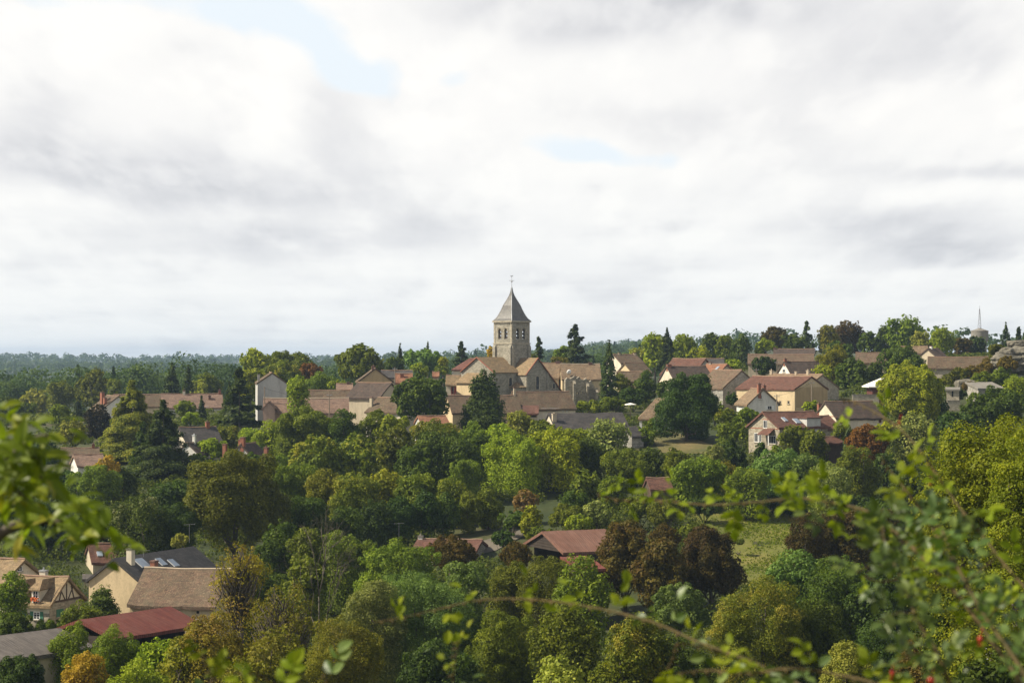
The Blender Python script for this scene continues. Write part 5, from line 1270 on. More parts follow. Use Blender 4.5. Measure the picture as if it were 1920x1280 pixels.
T(424, 796, 56, 408, 'round', 'yellowtip', 'yellow tipped round tree under the drooping cedar', bot=845)
T(470, 802, 50, 404, 'round', 'bright', 'bright round shrubby tree right of the twin brick chimneys', bot=850)
T(395, 824, 64, 392, 'round', 'bright', 'vivid green climber clad tree left of the brick chimneys', bot=880)
T(490, 836, 26, 380, 'col', 'deep', 'dark ivy column in front of the steep grey roof edge', bot=880)
T(200, 856, 66, 352, 'round', 'gold', 'golden yellow tree peeping over a round green tree', bot=930)
T(176, 872, 104, 343, 'dome', 'mid', 'round green tree with golden tree behind its right shoulder', bot=1000)
T(112, 880, 80, 350, 'round', 'deep', 'dark tree in front of the pinkish roofed outbuilding', bot=960)
T(440, 836, 190, 286, 'dome', 'olive', 'huge dark olive tree standing behind the dark ribbed roof', bot=1065, dens=1.35, ls=1.5)
T(258, 930, 120, 278, 'round', 'blossom', 'dark tree with cream flower clusters behind the white chimney', bot=1040)
T(190, 935, 100, 286, 'round', 'deep', 'dark tree left of the cream flowered tree', bot=1050)
T(322, 940, 100, 282, 'round', 'deep', 'dark tree under the broad cedar right of the cream flowered tree', bot=1040)
T(90, 940, 130, 290, 'round', 'deep', 'dark mass of a tree behind the half-timbered house', bot=1080)
T(15, 900, 110, 310, 'round', 'dark', 'dark tree behind the plum leaves at the left edge', bot=1040)
T(340, 1000, 34, 270, 'bush', 'palegreen', 'pale climber over the far end of the dark ribbed roof', bot=1030)
# ---- skyline and village, left of church
T(478, 654, 62, 560, 'round', 'bright', 'bright green tree breaking the skyline above the drooping cedar', bot=730)
T(545, 656, 96, 570, 'round', 'mid', 'broad mid green crown on the skyline left of the dark dome', bot=710)
T(470, 690, 50, 525, 'round', 'yellowgreen', 'yellow-green tree left of the white gable', bot=745)
T(528, 679, 92, 530, 'dome', 'yellowtip', 'yellow flecked tree behind the white gable', bot=730)
T(582, 681, 54, 535, 'dome', 'rust', 'rust orange tree right of the yellow flecked tree', bot=715)
T(596, 699, 74, 508, 'round', 'mid', 'green tree in front of the rust orange tree', bot=742)
T(560, 704, 48, 432, 'airy', 'bright', 'light feathery birch before the pinkish garden range', bot=772, dens=1.3)
T(672, 645, 88, 545, 'dome', 'olive', 'large dark dome shaped tree above the big brown roof', bot=722, dens=1.2)
T(702, 668, 40, 555, 'round', 'olive', 'olive tree on the right flank of the large dark dome', bot=712)
T(750, 644, 22, 575, 'con', 'conifer', 'narrow pointed conifer on the skyline right of the dark dome', bot=700)
T(738, 668, 40, 570, 'round', 'dark', 'dark low tree under the narrow pointed conifer', bot=702)
T(788, 655, 84, 600, 'round', 'bluegreen', 'spreading blue green tree on the skyline left of the red hipped roof', bot=702)
T(802, 640, 20, 640, 'con', 'coniferblue', 'faint spire conifer behind the spreading blue green tree', bot=690)
T(831, 667, 20, 570, 'airy', 'yellowgreen', 'small yellowish tree left of the red hipped roof', bot=700)
T(786, 680, 36, 545, 'round', 'bright', 'bright green tuft above the round glossy tree', bot=705)
T(827, 687, 34, 540, 'bush', 'mid', 'green shrub at the left hip of the red roof', bot=703)
T(866, 641, 44, 590, 'cedar', 'conifer', 'dark layered cedar behind the red hipped roof', bot=690)
T(792, 697, 108, 412, 'dome', 'dark', 'round glossy dark green tree in front of the village left of church', bot=795, dens=1.3)
T(907, 682, 104, 412, 'yew', 'conifer', 'pointed dark yew with several tips in front of church', bot=812, dens=1.15)
T(921, 648, 16, 560, 'col', 'gold', 'golden column tree at the left side of the church tower', bot=680)
T(998, 662, 22, 560, 'round', 'yellowtip', 'yellowish tree at the right foot of the church tower', bot=684)
T(632, 712, 36, 500, 'bush', 'bright', 'green shrubs between the brown roofs left of the big house', bot=732)
# ---- right of church
T(1010, 632, 34, 570, 'cedar', 'conifer', 'ragged dark cedar right next to the church tower', bot=690)
T(1077, 610, 74, 590, 'cedar', 'conifer', 'tall ragged spruce with thin bent tip behind the dish roof', bot=690, dens=.9)
T(1060, 650, 50, 600, 'round', 'mid', 'green tree at the left foot of the tall ragged spruce', bot=690)
T(1048, 668, 40, 575, 'round', 'rusttip', 'rusty tinted low tree above the terrace roof', bot=686)
T(1142, 637, 54, 478, 'con', 'conifer', 'slim grey green spruce in front of the dish roof end', bot=760, dens=.8)
T(1166, 700, 44, 484, 'airy', 'olive', 'thin olive tree right of the slim spruce', bot=760)
T(1211, 695, 40, 462, 'col', 'dark', 'dark glossy oval tree left of the big round oak', bot=757)
T(1188, 728, 52, 452, 'bush', 'deep', 'dark clipped hedge behind the flat white parasol', bot=760)
T(1150, 745, 60, 446, 'bush', 'mid', 'green garden shrub left of the flat white parasol', bot=772)
T(1105, 752, 60, 448, 'bush', 'bright', 'bright green shrub below the ruined wall', bot=775)
T(1240, 716, 20, 460, 'col', 'dark', 'small dark cypress against the cream gable', bot=750)
T(1206, 650, 56, 640, 'round', 'palegreen', 'pale green tree on the skyline right of the dark wooded hill', bot=682)
T(1228, 622, 52, 610, 'round', 'bright', 'light green tree left of the skyline spruce', bot=685)
T(1251, 614, 46, 590, 'con', 'conifer', 'dense dark spruce on the skyline over the red roofs', bot=690)
T(1281, 626, 54, 615, 'round', 'bright', 'light green tree right of the skyline spruce', bot=682)
T(1312, 650, 48, 570, 'round', 'yellowgreen', 'yellow-green tree right behind the big faded red roof', bot=685)
T(1336, 624, 48, 620, 'airy', 'dark', 'airy dark tree, left one of three behind the slate roof', bot=685)
T(1362, 628, 46, 610, 'round', 'mid', 'grey green tree, middle one of three behind the slate roof', bot=690)
T(1388, 626, 42, 600, 'round', 'dark', 'dense dark tree, right one of three behind the slate roof', bot=700)
T(1374, 674, 36, 520, 'bush', 'bright', 'bright green shrub beside the small orange house', bot=692)
T(1434, 668, 50, 505, 'dome', 'deep', 'dark round bush under the long grey roof', bot=706)
T(1456, 612, 62, 640, 'dome', 'brown', 'brown tinted domed tree on the skyline above the hill roof', bot=660)
T(1436, 636, 46, 600, 'round', 'bright', 'light green tree under the brown tinted dome', bot=668)
T(1488, 626, 50, 630, 'round', 'dark', 'dark tree between the brown dome and the blue spruce', bot=660)
T(1513, 602, 38, 640, 'cedar', 'coniferblue', 'spreading blue spruce on the right skyline', bot=662)
T(1552, 608, 44, 640, 'round', 'rusttip', 'rust coloured tree right of the blue spruce', bot=660)
T(1590, 599, 68, 650, 'round', 'chestnut', 'big brownish dark tree on the right skyline', bot=660)
T(1634, 620, 52, 640, 'round', 'dark', 'dark tree left of the tallest green skyline tree', bot=670)
T(1572, 640, 60, 600, 'round', 'dark', 'dark undergrowth tree below the big brownish skyline tree', bot=690)
T(1697, 589, 86, 640, 'round', 'mid', 'tallest broad green tree on the right skyline', bot=670)
T(1662, 608, 40, 645, 'round', 'dark', 'dark green shoulder tree left of the tallest skyline crown', bot=670)
T(1730, 622, 48, 625, 'round', 'palegreen', 'pale green tree right of the tallest skyline crown', bot=665)
T(1768, 612, 48, 615, 'round', 'bright', 'bright green tree left of the water tower', bot=672)
T(1800, 632, 44, 625, 'round', 'brown', 'dull brownish tree right before the water tower', bot=672)
T(1828, 630, 46, 640, 'round', 'deep', 'dark tree hiding the foot of the water tower', bot=672)
T(1886, 604, 30, 600, 'con', 'conifer', 'dark spruce right of the water tower', bot=668)
T(1910, 613, 18, 605, 'con', 'conifer', 'small dark spruce at the right edge, first of two', bot=660)
T(1924, 611, 22, 600, 'con', 'conifer', 'dark spruce cut by the right frame edge', bot=660)
T(1560, 648, 64, 500, 'round', 'rusttip', 'orange tipped tree right of the long hill roofs', bot=715)
T(1542, 682, 40, 492, 'airy', 'yellowgreen', 'yellowish slender tree right of the little white cottage', bot=715)
T(1598, 672, 66, 482, 'round', 'dark', 'dark green tree behind the pale stone barn', bot=740)
T(1635, 680, 50, 486, 'round', 'dark', 'dark tree above the white pavilion roof', bot=735)
T(1690, 648, 88, 498, 'dome', 'dark', 'dark green dome behind the bright yellow-green tree', bot=712)
T(1707, 679, 122, 408, 'dome', 'yellowgreen', 'bright yellow-green round tree, most vivid of the right slope', bot=800, dens=1.7)
T(1725, 745, 110, 412, 'round', 'deep', 'dark lower growth beneath the bright yellow-green tree', bot=815)
T(1786, 700, 50, 460, 'round', 'olive', 'olive scrub tree below the stone walled barn', bot=730)
T(1850, 672, 70, 470, 'bush', 'olivebrown', 'brown olive scrub on the rocky slope below the crag', bot=715)
T(1818, 690, 50, 462, 'bush', 'olivebrown', 'dull scrub on the rocky slope above the slab roof', bot=712)
T(1880, 690, 60, 455, 'bush', 'mid', 'green bush on the slope under the limestone crag', bot=730)
T(1905, 705, 50, 420, 'round', 'bright', 'fresh green tree at the right edge below the crag', bot=760)
T(1800, 730, 28, 426, 'bush', 'deep', 'dark ivy clump on the terrace ruin', bot=750)
T(1855, 725, 130, 385, 'round', 'dark', 'wide dark green tree right of the terrace ruin', bot=800, dens=1.2)
T(1790, 770, 70, 378, 'round', 'deep', 'dark tree below the terrace ruin', bot=840)
T(1650, 762, 46, 424, 'bush', 'dark', 'dark hedge bush under the white pavilion', bot=790)
# ---- around the right village houses
T(1287, 699, 118, 391, 'dome', 'deep', 'big round dark oak with visible trunk on the dry lawn', bot=834, dens=1.4)
T(1372, 734, 24, 428, 'col', 'deep', 'small dark tree against the grey stone gable', bot=762)
T(1340, 750, 36, 416, 'bush', 'mid', 'green bush below the cream wall of the grey stone barn', bot=790)
T(1362, 765, 46, 400, 'bush', 'yellowtip', 'yellow flecked shrub between the oak and the white cottage', bot=800)
T(1400, 766, 46, 396, 'bush', 'mid', 'green shrub at the foot of the white gabled cottage', bot=800)
T(1375, 788, 60, 382, 'round', 'mid', 'leafy garden tree left of the stone villa', bot=850)
T(1522, 752, 34, 420, 'bush', 'bright', 'bright green bush beside the tan barn gable', bot=775)
T(1490, 796, 62, 356, 'round', 'olive', 'olive garden tree in front of the red villa roof', bot=850)
T(1530, 804, 58, 352, 'round', 'olive', 'second olive garden tree, just left of the garden shed', bot=850)
T(1425, 830, 26, 352, 'bush', 'deep', 'dark clipped bush below the villa windows', bot=865)
T(1455, 836, 30, 350, 'bush', 'mid', 'green bush below the villa porch', bot=870)
T(1592, 796, 34, 350, 'con', 'coniferblue', 'small blue green conifer left of the rust tree', bot=850)
T(1626, 794, 78, 348, 'dome', 'rust', 'russet brown tree below the cream gabled farmhouse', bot=880)
T(1660, 790, 44, 352, 'bush', 'yellowgreen', 'yellow-green shrub right of the russet brown tree', bot=830)
T(1580, 790, 40, 358, 'round', 'olive', 'olive tree above the garden shed', bot=830)
T(1712, 772, 100, 352, 'airy', 'silver', 'tall silvery willow below the bright yellow-green tree', bot=905, dens=1.4)
# ---- middle woods, upper edge
T(440, 850, 50, 372, 'round', 'dark', 'dark green tree hidden left of the steep grey roof edge', bot=900)
T(508, 786, 70, 392, 'round', 'bright', 'bright green tree at left end of the woods below the pinkish range', bot=880)
T(578, 763, 130, 384, 'round', 'mid', 'broad mid green tree below the birch and pinkish range', bot=870)
T(645, 765, 60, 380, 'round', 'dark', 'dark tree below the left corner of the big brown house', bot=850)
T(700, 768, 60, 384, 'airy', 'mid', 'loose leaved walnut before the pale corner house', bot=850, dens=1.3)
T(738, 776, 60, 382, 'bush', 'bright', 'light green bush below the round glossy tree', bot=830)
T(820, 786, 100, 380, 'round', 'yellowtip', 'wide yellow flecked tree below the worn red shed roof', bot=860)
T(885, 792, 70, 378, 'round', 'mid', 'green tree at the foot of the pointed yew', bot=860)
T(935, 796, 66, 376, 'round', 'bright', 'fresh green tree right of the yew foot', bot=870)
T(978, 768, 52, 392, 'round', 'palegreen', 'pale green tree against the presbytery wall', bot=820)
T(1014, 786, 50, 388, 'bush', 'olive', 'olive ivy over the gable of the dark slate barn', bot=830)
T(1085, 806, 54, 382, 'bush', 'bright', 'bright shrub along the wall of the slate barn', bot=840)
T(1142, 783, 78, 374, 'airy', 'silver', 'tall silvery green tree in front of the dark slate barn', bot=890, dens=1.5)
T(1205, 806, 56, 388, 'bush', 'mid', 'green bush between slate barn and white pillared shelter', bot=850)
T(1222, 786, 40, 402, 'bush', 'mid', 'leafy bush under the tan hipped shelter', bot=812)
# ---- middle woods, body
T(520, 850, 70, 355, 'round', 'mid', 'mid green tree right of the steep grey roof edge', bot=930)
T(592, 815, 104, 350, 'dome', 'yellowtip', 'rounded yellow topped tree in the middle of the left woods', bot=910)
T(668, 812, 74, 352, 'round', 'yellowtip', 'yellow mottled tree right of the rounded yellow topped tree', bot=890)
T(745, 798, 78, 350, 'airy', 'olive', 'feathery dark olive tree in the middle of the woods', bot=920, dens=1.5)
T(775, 830, 70, 342, 'round', 'dark', 'dark tree right before the feathery olive tree', bot=930)
T(835, 806, 120, 345, 'round', 'dark', 'large dark green tree below the worn red shed', bot=920)
T(874, 856, 74, 330, 'round', 'mid', 'mid green round tree in front of the large dark tree', bot=930)
T(905, 812, 64, 352, 'round', 'dark', 'dark tree left of the tall yellow-green ash', bot=890)
T(962, 812, 112, 338, 'airy', 'bright', 'tall yellow-green ash in the centre of the woods', bot=960, dens=1.5)
T(1030, 798, 112, 340, 'airy', 'yellowgreen', 'light leaved big tree right of the centre ash', bot=950, dens=1.45)
T(1108, 822, 80, 345, 'round', 'dark', 'dark tree left below the silvery green tree', bot=920)
T(1172, 838, 90, 340, 'round', 'mid', 'green tree right below the silvery green tree', bot=910)
T(1222, 835, 60, 345, 'round', 'dark', 'dark bushy tree below the dry lawn', bot=900)
T(1270, 838, 54, 336, 'col', 'olive', 'dull willow column below the big round oak', bot=910)
T(1340, 832, 38, 345, 'col', 'silver', 'small silvery tree left below the stone villa', bot=890)
T(1375, 822, 44, 350, 'col', 'deep', 'dark cone tree between the silvery tree and villa', bot=890)
T(1310, 856, 104, 322, 'round', 'mid', 'bright edged wide tree right of the valley hut', bot=940)
T(1358, 862, 50, 328, 'round', 'rusttip', 'yellowing tree right of the bright edged wide tree', bot=930)
T(1400, 872, 80, 316, 'round', 'mid', 'round green tree above the upper meadow edge', bot=940)
T(1460, 838, 110, 325, 'round', 'bluegreen', 'broad blue green tree below the stone villa', bot=930)
T(1520, 850, 80, 322, 'round', 'bluegreen', 'blue green tree right of the broad one, below the shed', bot=935)
T(1555, 866, 80, 312, 'airy', 'silver', 'pale greyish tree below the garden shed', bot=945, dens=1.4)
T(1612, 836, 84, 318, 'round', 'olive', 'olive green tree below the russet brown tree', bot=930)
T(1665, 850, 80, 325, 'round', 'deep', 'dark tree left of the silvery willow foot', bot=940)
T(1710, 880, 90, 305, 'round', 'dark', 'dark green tree beneath the silvery willow', bot=960)
# ---- middle woods, lower edge
T(555, 865, 100, 322, 'round', 'mid', 'dense green tree right of the huge dark olive tree', bot=980)
T(610, 878, 80, 315, 'round', 'rusttip', 'rust mottled tree in the lower left woods', bot=980)
T(665, 882, 90, 312, 'round', 'yellowtip', 'yellow mottled tree in the lower left woods, right of the rust one', bot=990)
T(725, 880, 80, 318, 'round', 'yellowgreen', 'yellow-green tree above the aerial and white chimney', bot=990)
T(785, 882, 84, 314, 'round', 'mid', 'mid green tree right of the yellow-green one, lower woods', bot=985)
T(848, 896, 70, 312, 'round', 'yellowtip', 'yellowish tree at the lower edge near the track', bot=985)
T(750, 925, 60, 302, 'col', 'deep', 'dark column tree of the shady row, left of the aerial', bot=1020, group='dark column trees above the track')
T(800, 918, 50, 303, 'col', 'deep', 'dark column tree of the shady row, second from the left', bot=1015, group='dark column trees above the track')
T(838, 925, 46, 304, 'col', 'dark', 'greener column tree in the shady row above the track', bot=1010, group='dark column trees above the track')
T(878, 922, 48, 306, 'col', 'olive', 'olive column tree near the right end of the shady row', bot=1005, group='dark column trees above the track')
T(916, 915, 50, 308, 'col', 'olive', 'lightest column tree at the right end of the shady row', bot=998, group='dark column trees above the track')
T(700, 935, 70, 300, 'round', 'deep', 'dark tree at the left end of the shady row', bot=1020)
T(640, 950, 80, 296, 'round', 'dark', 'dark tree behind the bare dead tree', bot=1020)
T(985, 915, 46, 312, 'airy', 'twiggy', 'dry brownish thicket above the bend of the track', bot=985)
T(996, 948, 40, 298, 'col', 'yellowgreen', 'pale golden green sapling beside the track', bot=1015)
T(944, 995, 44, 288, 'bush', 'deep', 'dark bush below the track, left of the rusty barn', bot=1030)
T(1066, 942, 62, 300, 'bush', 'olive', 'olive shrub behind the ridge of the rusty barn', bot=1000)
T(1118, 938, 48, 300, 'bush', 'silver', 'silvery shrub behind the rusty barn, right of the olive one', bot=992)
T(1150, 888, 56, 318, 'airy', 'mid', 'thin leafy tree left of the valley hut', bot=950, dens=1.4)
T(1075, 920, 60, 315, 'round', 'dark', 'dark tree below the light leaved big tree', bot=960)
T(1200, 930, 70, 305, 'bush', 'mid', 'low green bush below the valley hut', bot=975)
T(1255, 935, 80, 300, 'bush', 'olive', 'olive bramble mound between the hut and the meadow', bot=985)
T(1320, 930, 60, 312, 'bush', 'deep', 'dark bush at the top left corner of the meadow', bot=965)
T(1450, 925, 70, 320, 'bush', 'deep', 'dark bush at the top of the meadow', bot=962)
T(1510, 930, 70, 316, 'bush', 'deep', 'dark hedge bush at the top right of the meadow', bot=968)
T(1600, 930, 90, 305, 'bush', 'deep', 'dark bush right of the meadow top', bot=975)
T(1660, 935, 80, 295, 'round', 'dark', 'dark tree behind the copper shrubs', bot=985)
# ---- around the rusty barn and meadow
T(1172, 972, 126, 258, 'dome', 'chestnut', 'tall rusty brown chestnut right of the rusty barn', bot=1165, dens=1.2, group='browning chestnut trees')
T(1245, 984, 60, 274, 'dome', 'chestnut', 'small rusty chestnut crown between the two large ones', bot=1040, group='browning chestnut trees')
T(1238, 1008, 100, 252, 'dome', 'chestnut', 'lower rusty chestnut in front of the gap', bot=1165, group='browning chestnut trees')
T(1333, 980, 122, 256, 'dome', 'brown', 'darkest rusty chestnut beside the meadow', bot=1160, dens=1.2, group='browning chestnut trees')
T(845, 1004, 96, 266, 'dome', 'chestnut', 'rusty chestnut in front of the pale grey gabled house', bot=1075, group='browning chestnut trees')
T(968, 1016, 62, 258, 'dome', 'chestnut', 'small rusty chestnut left of the dark open gable', bot=1070, group='browning chestnut trees')
T(1512, 965, 76, 262, 'round', 'brown', 'dark copper shrub right of the meadow, left one', bot=1035)
T(1560, 960, 60, 266, 'round', 'brown', 'brown copper shrub right of the meadow, middle one', bot=1035)
T(1620, 945, 150, 268, 'round', 'brown', 'wide brown copper tree behind the rose leaves', bot=1030)
T(1290, 985, 40, 285, 'bush', 'mid', 'green bush behind the gap between two chestnuts', bot=1010)
# ---- lower valley
T(650, 1000, 130, 262, 'round', 'mid', 'green leafy tree right of the bare dead tree', bot=1110)
T(745, 1010, 150, 255, 'round', 'mid', 'wide green tree left of the pale grey gabled house', bot=1100)
T(598, 935, 150, 222, 'bare', 'olive', 'bare grey dead tree rising above the valley trees', dens=1.0)
T(790, 1062, 180, 212, 'round', 'bluegreen', 'big blue green tree in the lower centre, left half of pair', bot=1290, dens=1.1)
T(860, 1050, 120, 218, 'round', 'bluegreen', 'blue green tree in the lower centre, right half of pair', bot=1230)
T(700, 1085, 120, 208, 'round', 'silver', 'silvery green tree on the left side of the big blue green pair', bot=1260)
T(1030, 1035, 110, 225, 'airy', 'olive', 'wispy olive ash in front of the red lean-to', bot=1200)
T(1090, 1040, 110, 220, 'airy', 'mid', 'wispy green ash below the rusty barn', bot=1200)
T(955, 1050, 90, 228, 'round', 'olive', 'olive tree left of the wispy ash trees', bot=1170)
T(940, 1140, 150, 195, 'round', 'mid', 'mid green tree below the wispy ash trees', bot=1290)
T(1060, 1130, 140, 192, 'airy', 'olive', 'tangled olive tree in the lower centre', bot=1290, dens=1.4)
T(1272, 1094, 112, 212, 'dome', 'bluegreen', 'dark blue green dome under the chestnuts', bot=1190)
T(1415, 1068, 200, 190, 'round', 'yellowtip', 'big green tree with yellow shoot tips in front of the meadow', bot=1300, dens=1.1)
T(1500, 1030, 120, 225, 'round', 'bluegreen', 'blue green tree right below the meadow', bot=1180)
T(1580, 1040, 150, 218, 'round', 'dark', 'dark green tree behind the rose branches', bot=1240)
T(1660, 1060, 130, 210, 'round', 'deep', 'deep shade tree behind the densest rose leaves', bot=1260)
T(1530, 1120, 130, 190, 'round', 'dark', 'dark green tree right of the yellow shoot tips', bot=1300)
T(1640, 1170, 150, 175, 'round', 'deep', 'very dark tree at the lower right behind the roses', bot=1320)
T(1592, 1205, 100, 160, 'round', 'palegreen', 'pale green bush top at the lower right', bot=1320)
T(1180, 1150, 170, 172, 'airy', 'yellowtip', 'yellow olive maple at the bottom centre right', bot=1310, dens=1.5)
T(1290, 1190, 120, 172, 'round', 'dark', 'dark tree between the yellow olive maple and yellow tips', bot=1310)
T(1040, 1226, 140, 165, 'airy', 'palegreen', 'pale green bush top at the bottom centre', bot=1330, dens=1.4)
T(830, 1190, 170, 182, 'round', 'deep', 'deep green tree at the bottom below the blue green pair', bot=1320)
T(640, 1152, 170, 172, 'airy', 'rusttip', 'golden olive thin leaved tree at bottom left of centre', bot=1320, dens=1.15)
T(448, 1010, 120, 186, 'sparse', 'russet', 'russet half bare tree in front of the mossy barn', bot=1240, dens=.8)
T(530, 1085, 130, 178, 'sparse', 'rusttip', 'yellow leaved half bare tree below the dead tree', bot=1290, dens=.9)
T(400, 1140, 150, 172, 'airy', 'russet', 'brownish yellow tree below the mossy barn wall', bot=1310)
T(500, 1175, 170, 165, 'airy', 'rusttip', 'ochre bush mass at the bottom left', bot=1320)
T(570, 1040, 90, 235, 'round', 'olive', 'olive tree at the foot of the bare dead tree', bot=1180)
T(480, 1060, 120, 240, 'round', 'dark', 'dark tree right of the mossy barn', bot=1180)
T(190, 1094, 78, 224, 'yew', 'dark', 'dark rounded cypress bush beside the cream gabled house', bot=1160)
T(150, 1128, 76, 219, 'round', 'mid', 'light green shrub in front of the stone wall of the timbered house', bot=1190)
T(22, 1070, 60, 222, 'round', 'mid', 'green tree at left edge before the golden tile roof', bot=1180)
T(25, 1150, 90, 206, 'bush', 'dark', 'dark green bush at the left edge below the green shutters', bot=1215)
T(95, 1160, 60, 222, 'bush', 'mid', 'low garden bush below the green shutters', bot=1190)
T(140, 1168, 110, 188, 'round', 'mid', 'green tree in front of the grey roofed shed', bot=1290)
T(225, 1175, 120, 180, 'round', 'mid', 'green tree below the dark red sheet roof', bot=1300)
T(300, 1195, 90, 178, 'round', 'bright', 'bright green tree below the dark opening of the red shed', bot=1300)
T(160, 1218, 100, 166, 'round', 'gold', 'golden yellow bush at the bottom left', bot=1320)
T(40, 1228, 90, 172, 'bush', 'deep', 'dark bush in the bottom left corner', bot=1310)
T(345, 1180, 110, 172, 'airy', 'rusttip', 'olive yellow tree right of the red shed opening', bot=1310, dens=1.4)
T(255, 1235, 120, 162, 'round', 'bright', 'bright green bush at the bottom right of the golden one', bot=1320)
# ---- near right
T(1868, 768, 330, 132, 'airy', 'sunny', 'large sunny yellow-green tree at the right edge', bot=1200, dens=1.6, ls=.85)
T(1912, 800, 150, 125, 'airy', 'sunny', 'bright green tree cut off by the right frame edge', bot=1230, dens=1.5, ls=.85)
T(1768, 940, 150, 140, 'airy', 'sunny', 'green lower tree left of the large sunny right tree', bot=1180, dens=1.5)
T(1785, 1110, 140, 138, 'round', 'dark', 'dark growth under the large sunny right tree', bot=1320)
T(1735, 1180, 130, 150, 'round', 'olivebrown', 'brownish scrub tree at the lower right behind roses', bot=1320)

T(228, 880, 60, 352, 'round', 'dark', 'dark tree between the golden yellow tree and the broad cedar', bot=960)
T(330, 900, 100, 320, 'round', 'deep', 'deep green tree between the broad cedar and the huge olive tree', bot=1010)
T(565, 925, 90, 292, 'round', 'dark', 'dark tree behind the bare dead tree, left side', bot=1030)
T(520, 975, 80, 270, 'round', 'dark', 'dark tree between the huge olive tree and the bare dead tree', bot=1080)
T(575, 985, 70, 262, 'round', 'olive', 'olive shrubby tree right behind the bare dead tree', bot=1080)
T(1085, 965, 50, 292, 'bush', 'bright', 'bright shrub behind the rusty barn ridge', bot=1000)
T(1840, 700, 50, 452, 'bush', 'mid', 'green scrub directly left of the crag foot', bot=725)
T(1888, 668, 40, 456, 'bush', 'olivebrown', 'brown scrub clinging to the front of the limestone crag', bot=695)
T(1870, 645, 36, 476, 'bush', 'olive', 'low scrub at the left shoulder of the limestone crag', bot=670)

T(1870, 1222, 190, 118, 'bush', 'dark', 'dark bush below the corner house at the lower right', bot=1340)
T(1822, 716, 40, 440, 'bush', 'olivebrown', 'dry scrub around the small pale rock face', bot=735)

T(1345, 958, 44, 322, 'bush', 'dark', 'small dark bush at the upper left rim of the meadow', bot=985)
T(1385, 1010, 26, 292, 'bush', 'mid', 'low green tuft bush standing in the meadow', bot=1022)
T(1800, 690, 44, 458, 'bush', 'olive', 'olive scrub above the small pale rock face', bot=715)
T(1842, 712, 34, 444, 'bush', 'mid', 'green scrub right of the small pale rock face', bot=735)

T(962, 958, 56, 302, 'bush', 'dark', 'dark bush above the bend of the track', bot=990)
T(1015, 985, 50, 292, 'bush', 'mid', 'green bush left of the rusty barn ridge, beside the golden sapling', bot=1015)
T(372, 850, 52, 376, 'round', 'mid', 'green tree half hiding the small white annex', bot=905)
T(468, 850, 52, 350, 'round', 'dark', 'dark tree in front of the twin brick chimneys', bot=920)
T(1100, 880, 60, 325, 'round', 'mid', 'green tree between the light leaved big tree and valley hut', bot=940)
print('TREES', NTREE)
# ------------------------------------------------------------------ ground cover of bramble and scrub across the valley
def undergrowth():
    rng = np.random.default_rng(5); Cs = []; Ns = []; Ss = []; n = 4200
    # keep clear of houses, meadow, track, lawn
    keepout = [(1290, 1570, 268, 334), (1185, 1345, 374, 410), (820, 1070, 283, 330)]
    k = 0
    while k < n:
        D = rng.uniform(150, 620); px = rng.uniform(-250, 2200); x = (px - CX) / F * D
        if any(a <= px <= b and c <= D <= d for a, b, c, d in keepout): continue
        if any((x - hx) ** 2 + (D - hy) ** 2 < (hr + 3.5) ** 2 for hx, hy, hr in HOUSES): k += .2; continue
        r = rng.uniform(1.5, 3.4) if D < 390 else rng.uniform(.8, 2.0) if D < 480 else rng.uniform(.7, 1.5); z = gz(x, D); m = int(110 * (r / 1.6) ** 2)
        d = unit(rng.normal(size=(m, 3))); d[:, 2] = np.abs(d[:, 2]); rr = r * (rng.uniform(.7, 1.05, (m, 1)) + .15 * np.sin(d[:, :1] * 6 + k))
        Cs.append(np.array([x, D, z]) + d * rr * np.array([1.2, 1.2, .72])); Ns.append(unit(d + rng.normal(size=d.shape) * .5)); Ss.append(np.full(m, max(.22, .0009 * D))); k += 1
    C = np.concatenate(Cs); N = np.concatenate(Ns); S = np.concatenate(Ss)
    Q = leaf_quads(C, N, S[:, None], rng)
    me = mesh_quads('undergrowth', Q, 4, rng.random(len(C)))
    o = link('undergrowth', me, MATS['undergreen']); o['kind'] = 'stuff'
    print('UNDER', len(C))
undergrowth()
def meadow_tufts():
    rng = np.random.default_rng(17); n = 26000; D = rng.uniform(268, 334, n); px = rng.uniform(1295, 1570, n); x = (px - CX) / F * D
    keep = np.sin(x * .35 + 1) + np.sin(D * .27) + .8 * np.sin(x * .9 - D * .5) + rng.normal(size=n) * .8 > .3; x, D = x[keep], D[keep]
    C = np.stack([x, D, ground(x, D) + .12], 1); N = unit(rng.normal(size=C.shape) * np.array([1, 1, .25]))
    o = link('meadow_grass', mesh_quads('meadow_grass', leaf_quads(C, N, np.full((len(C), 1), .2), rng), 4, rng.random(len(C))), MATS['mid']); o['kind'] = 'stuff'
meadow_tufts()
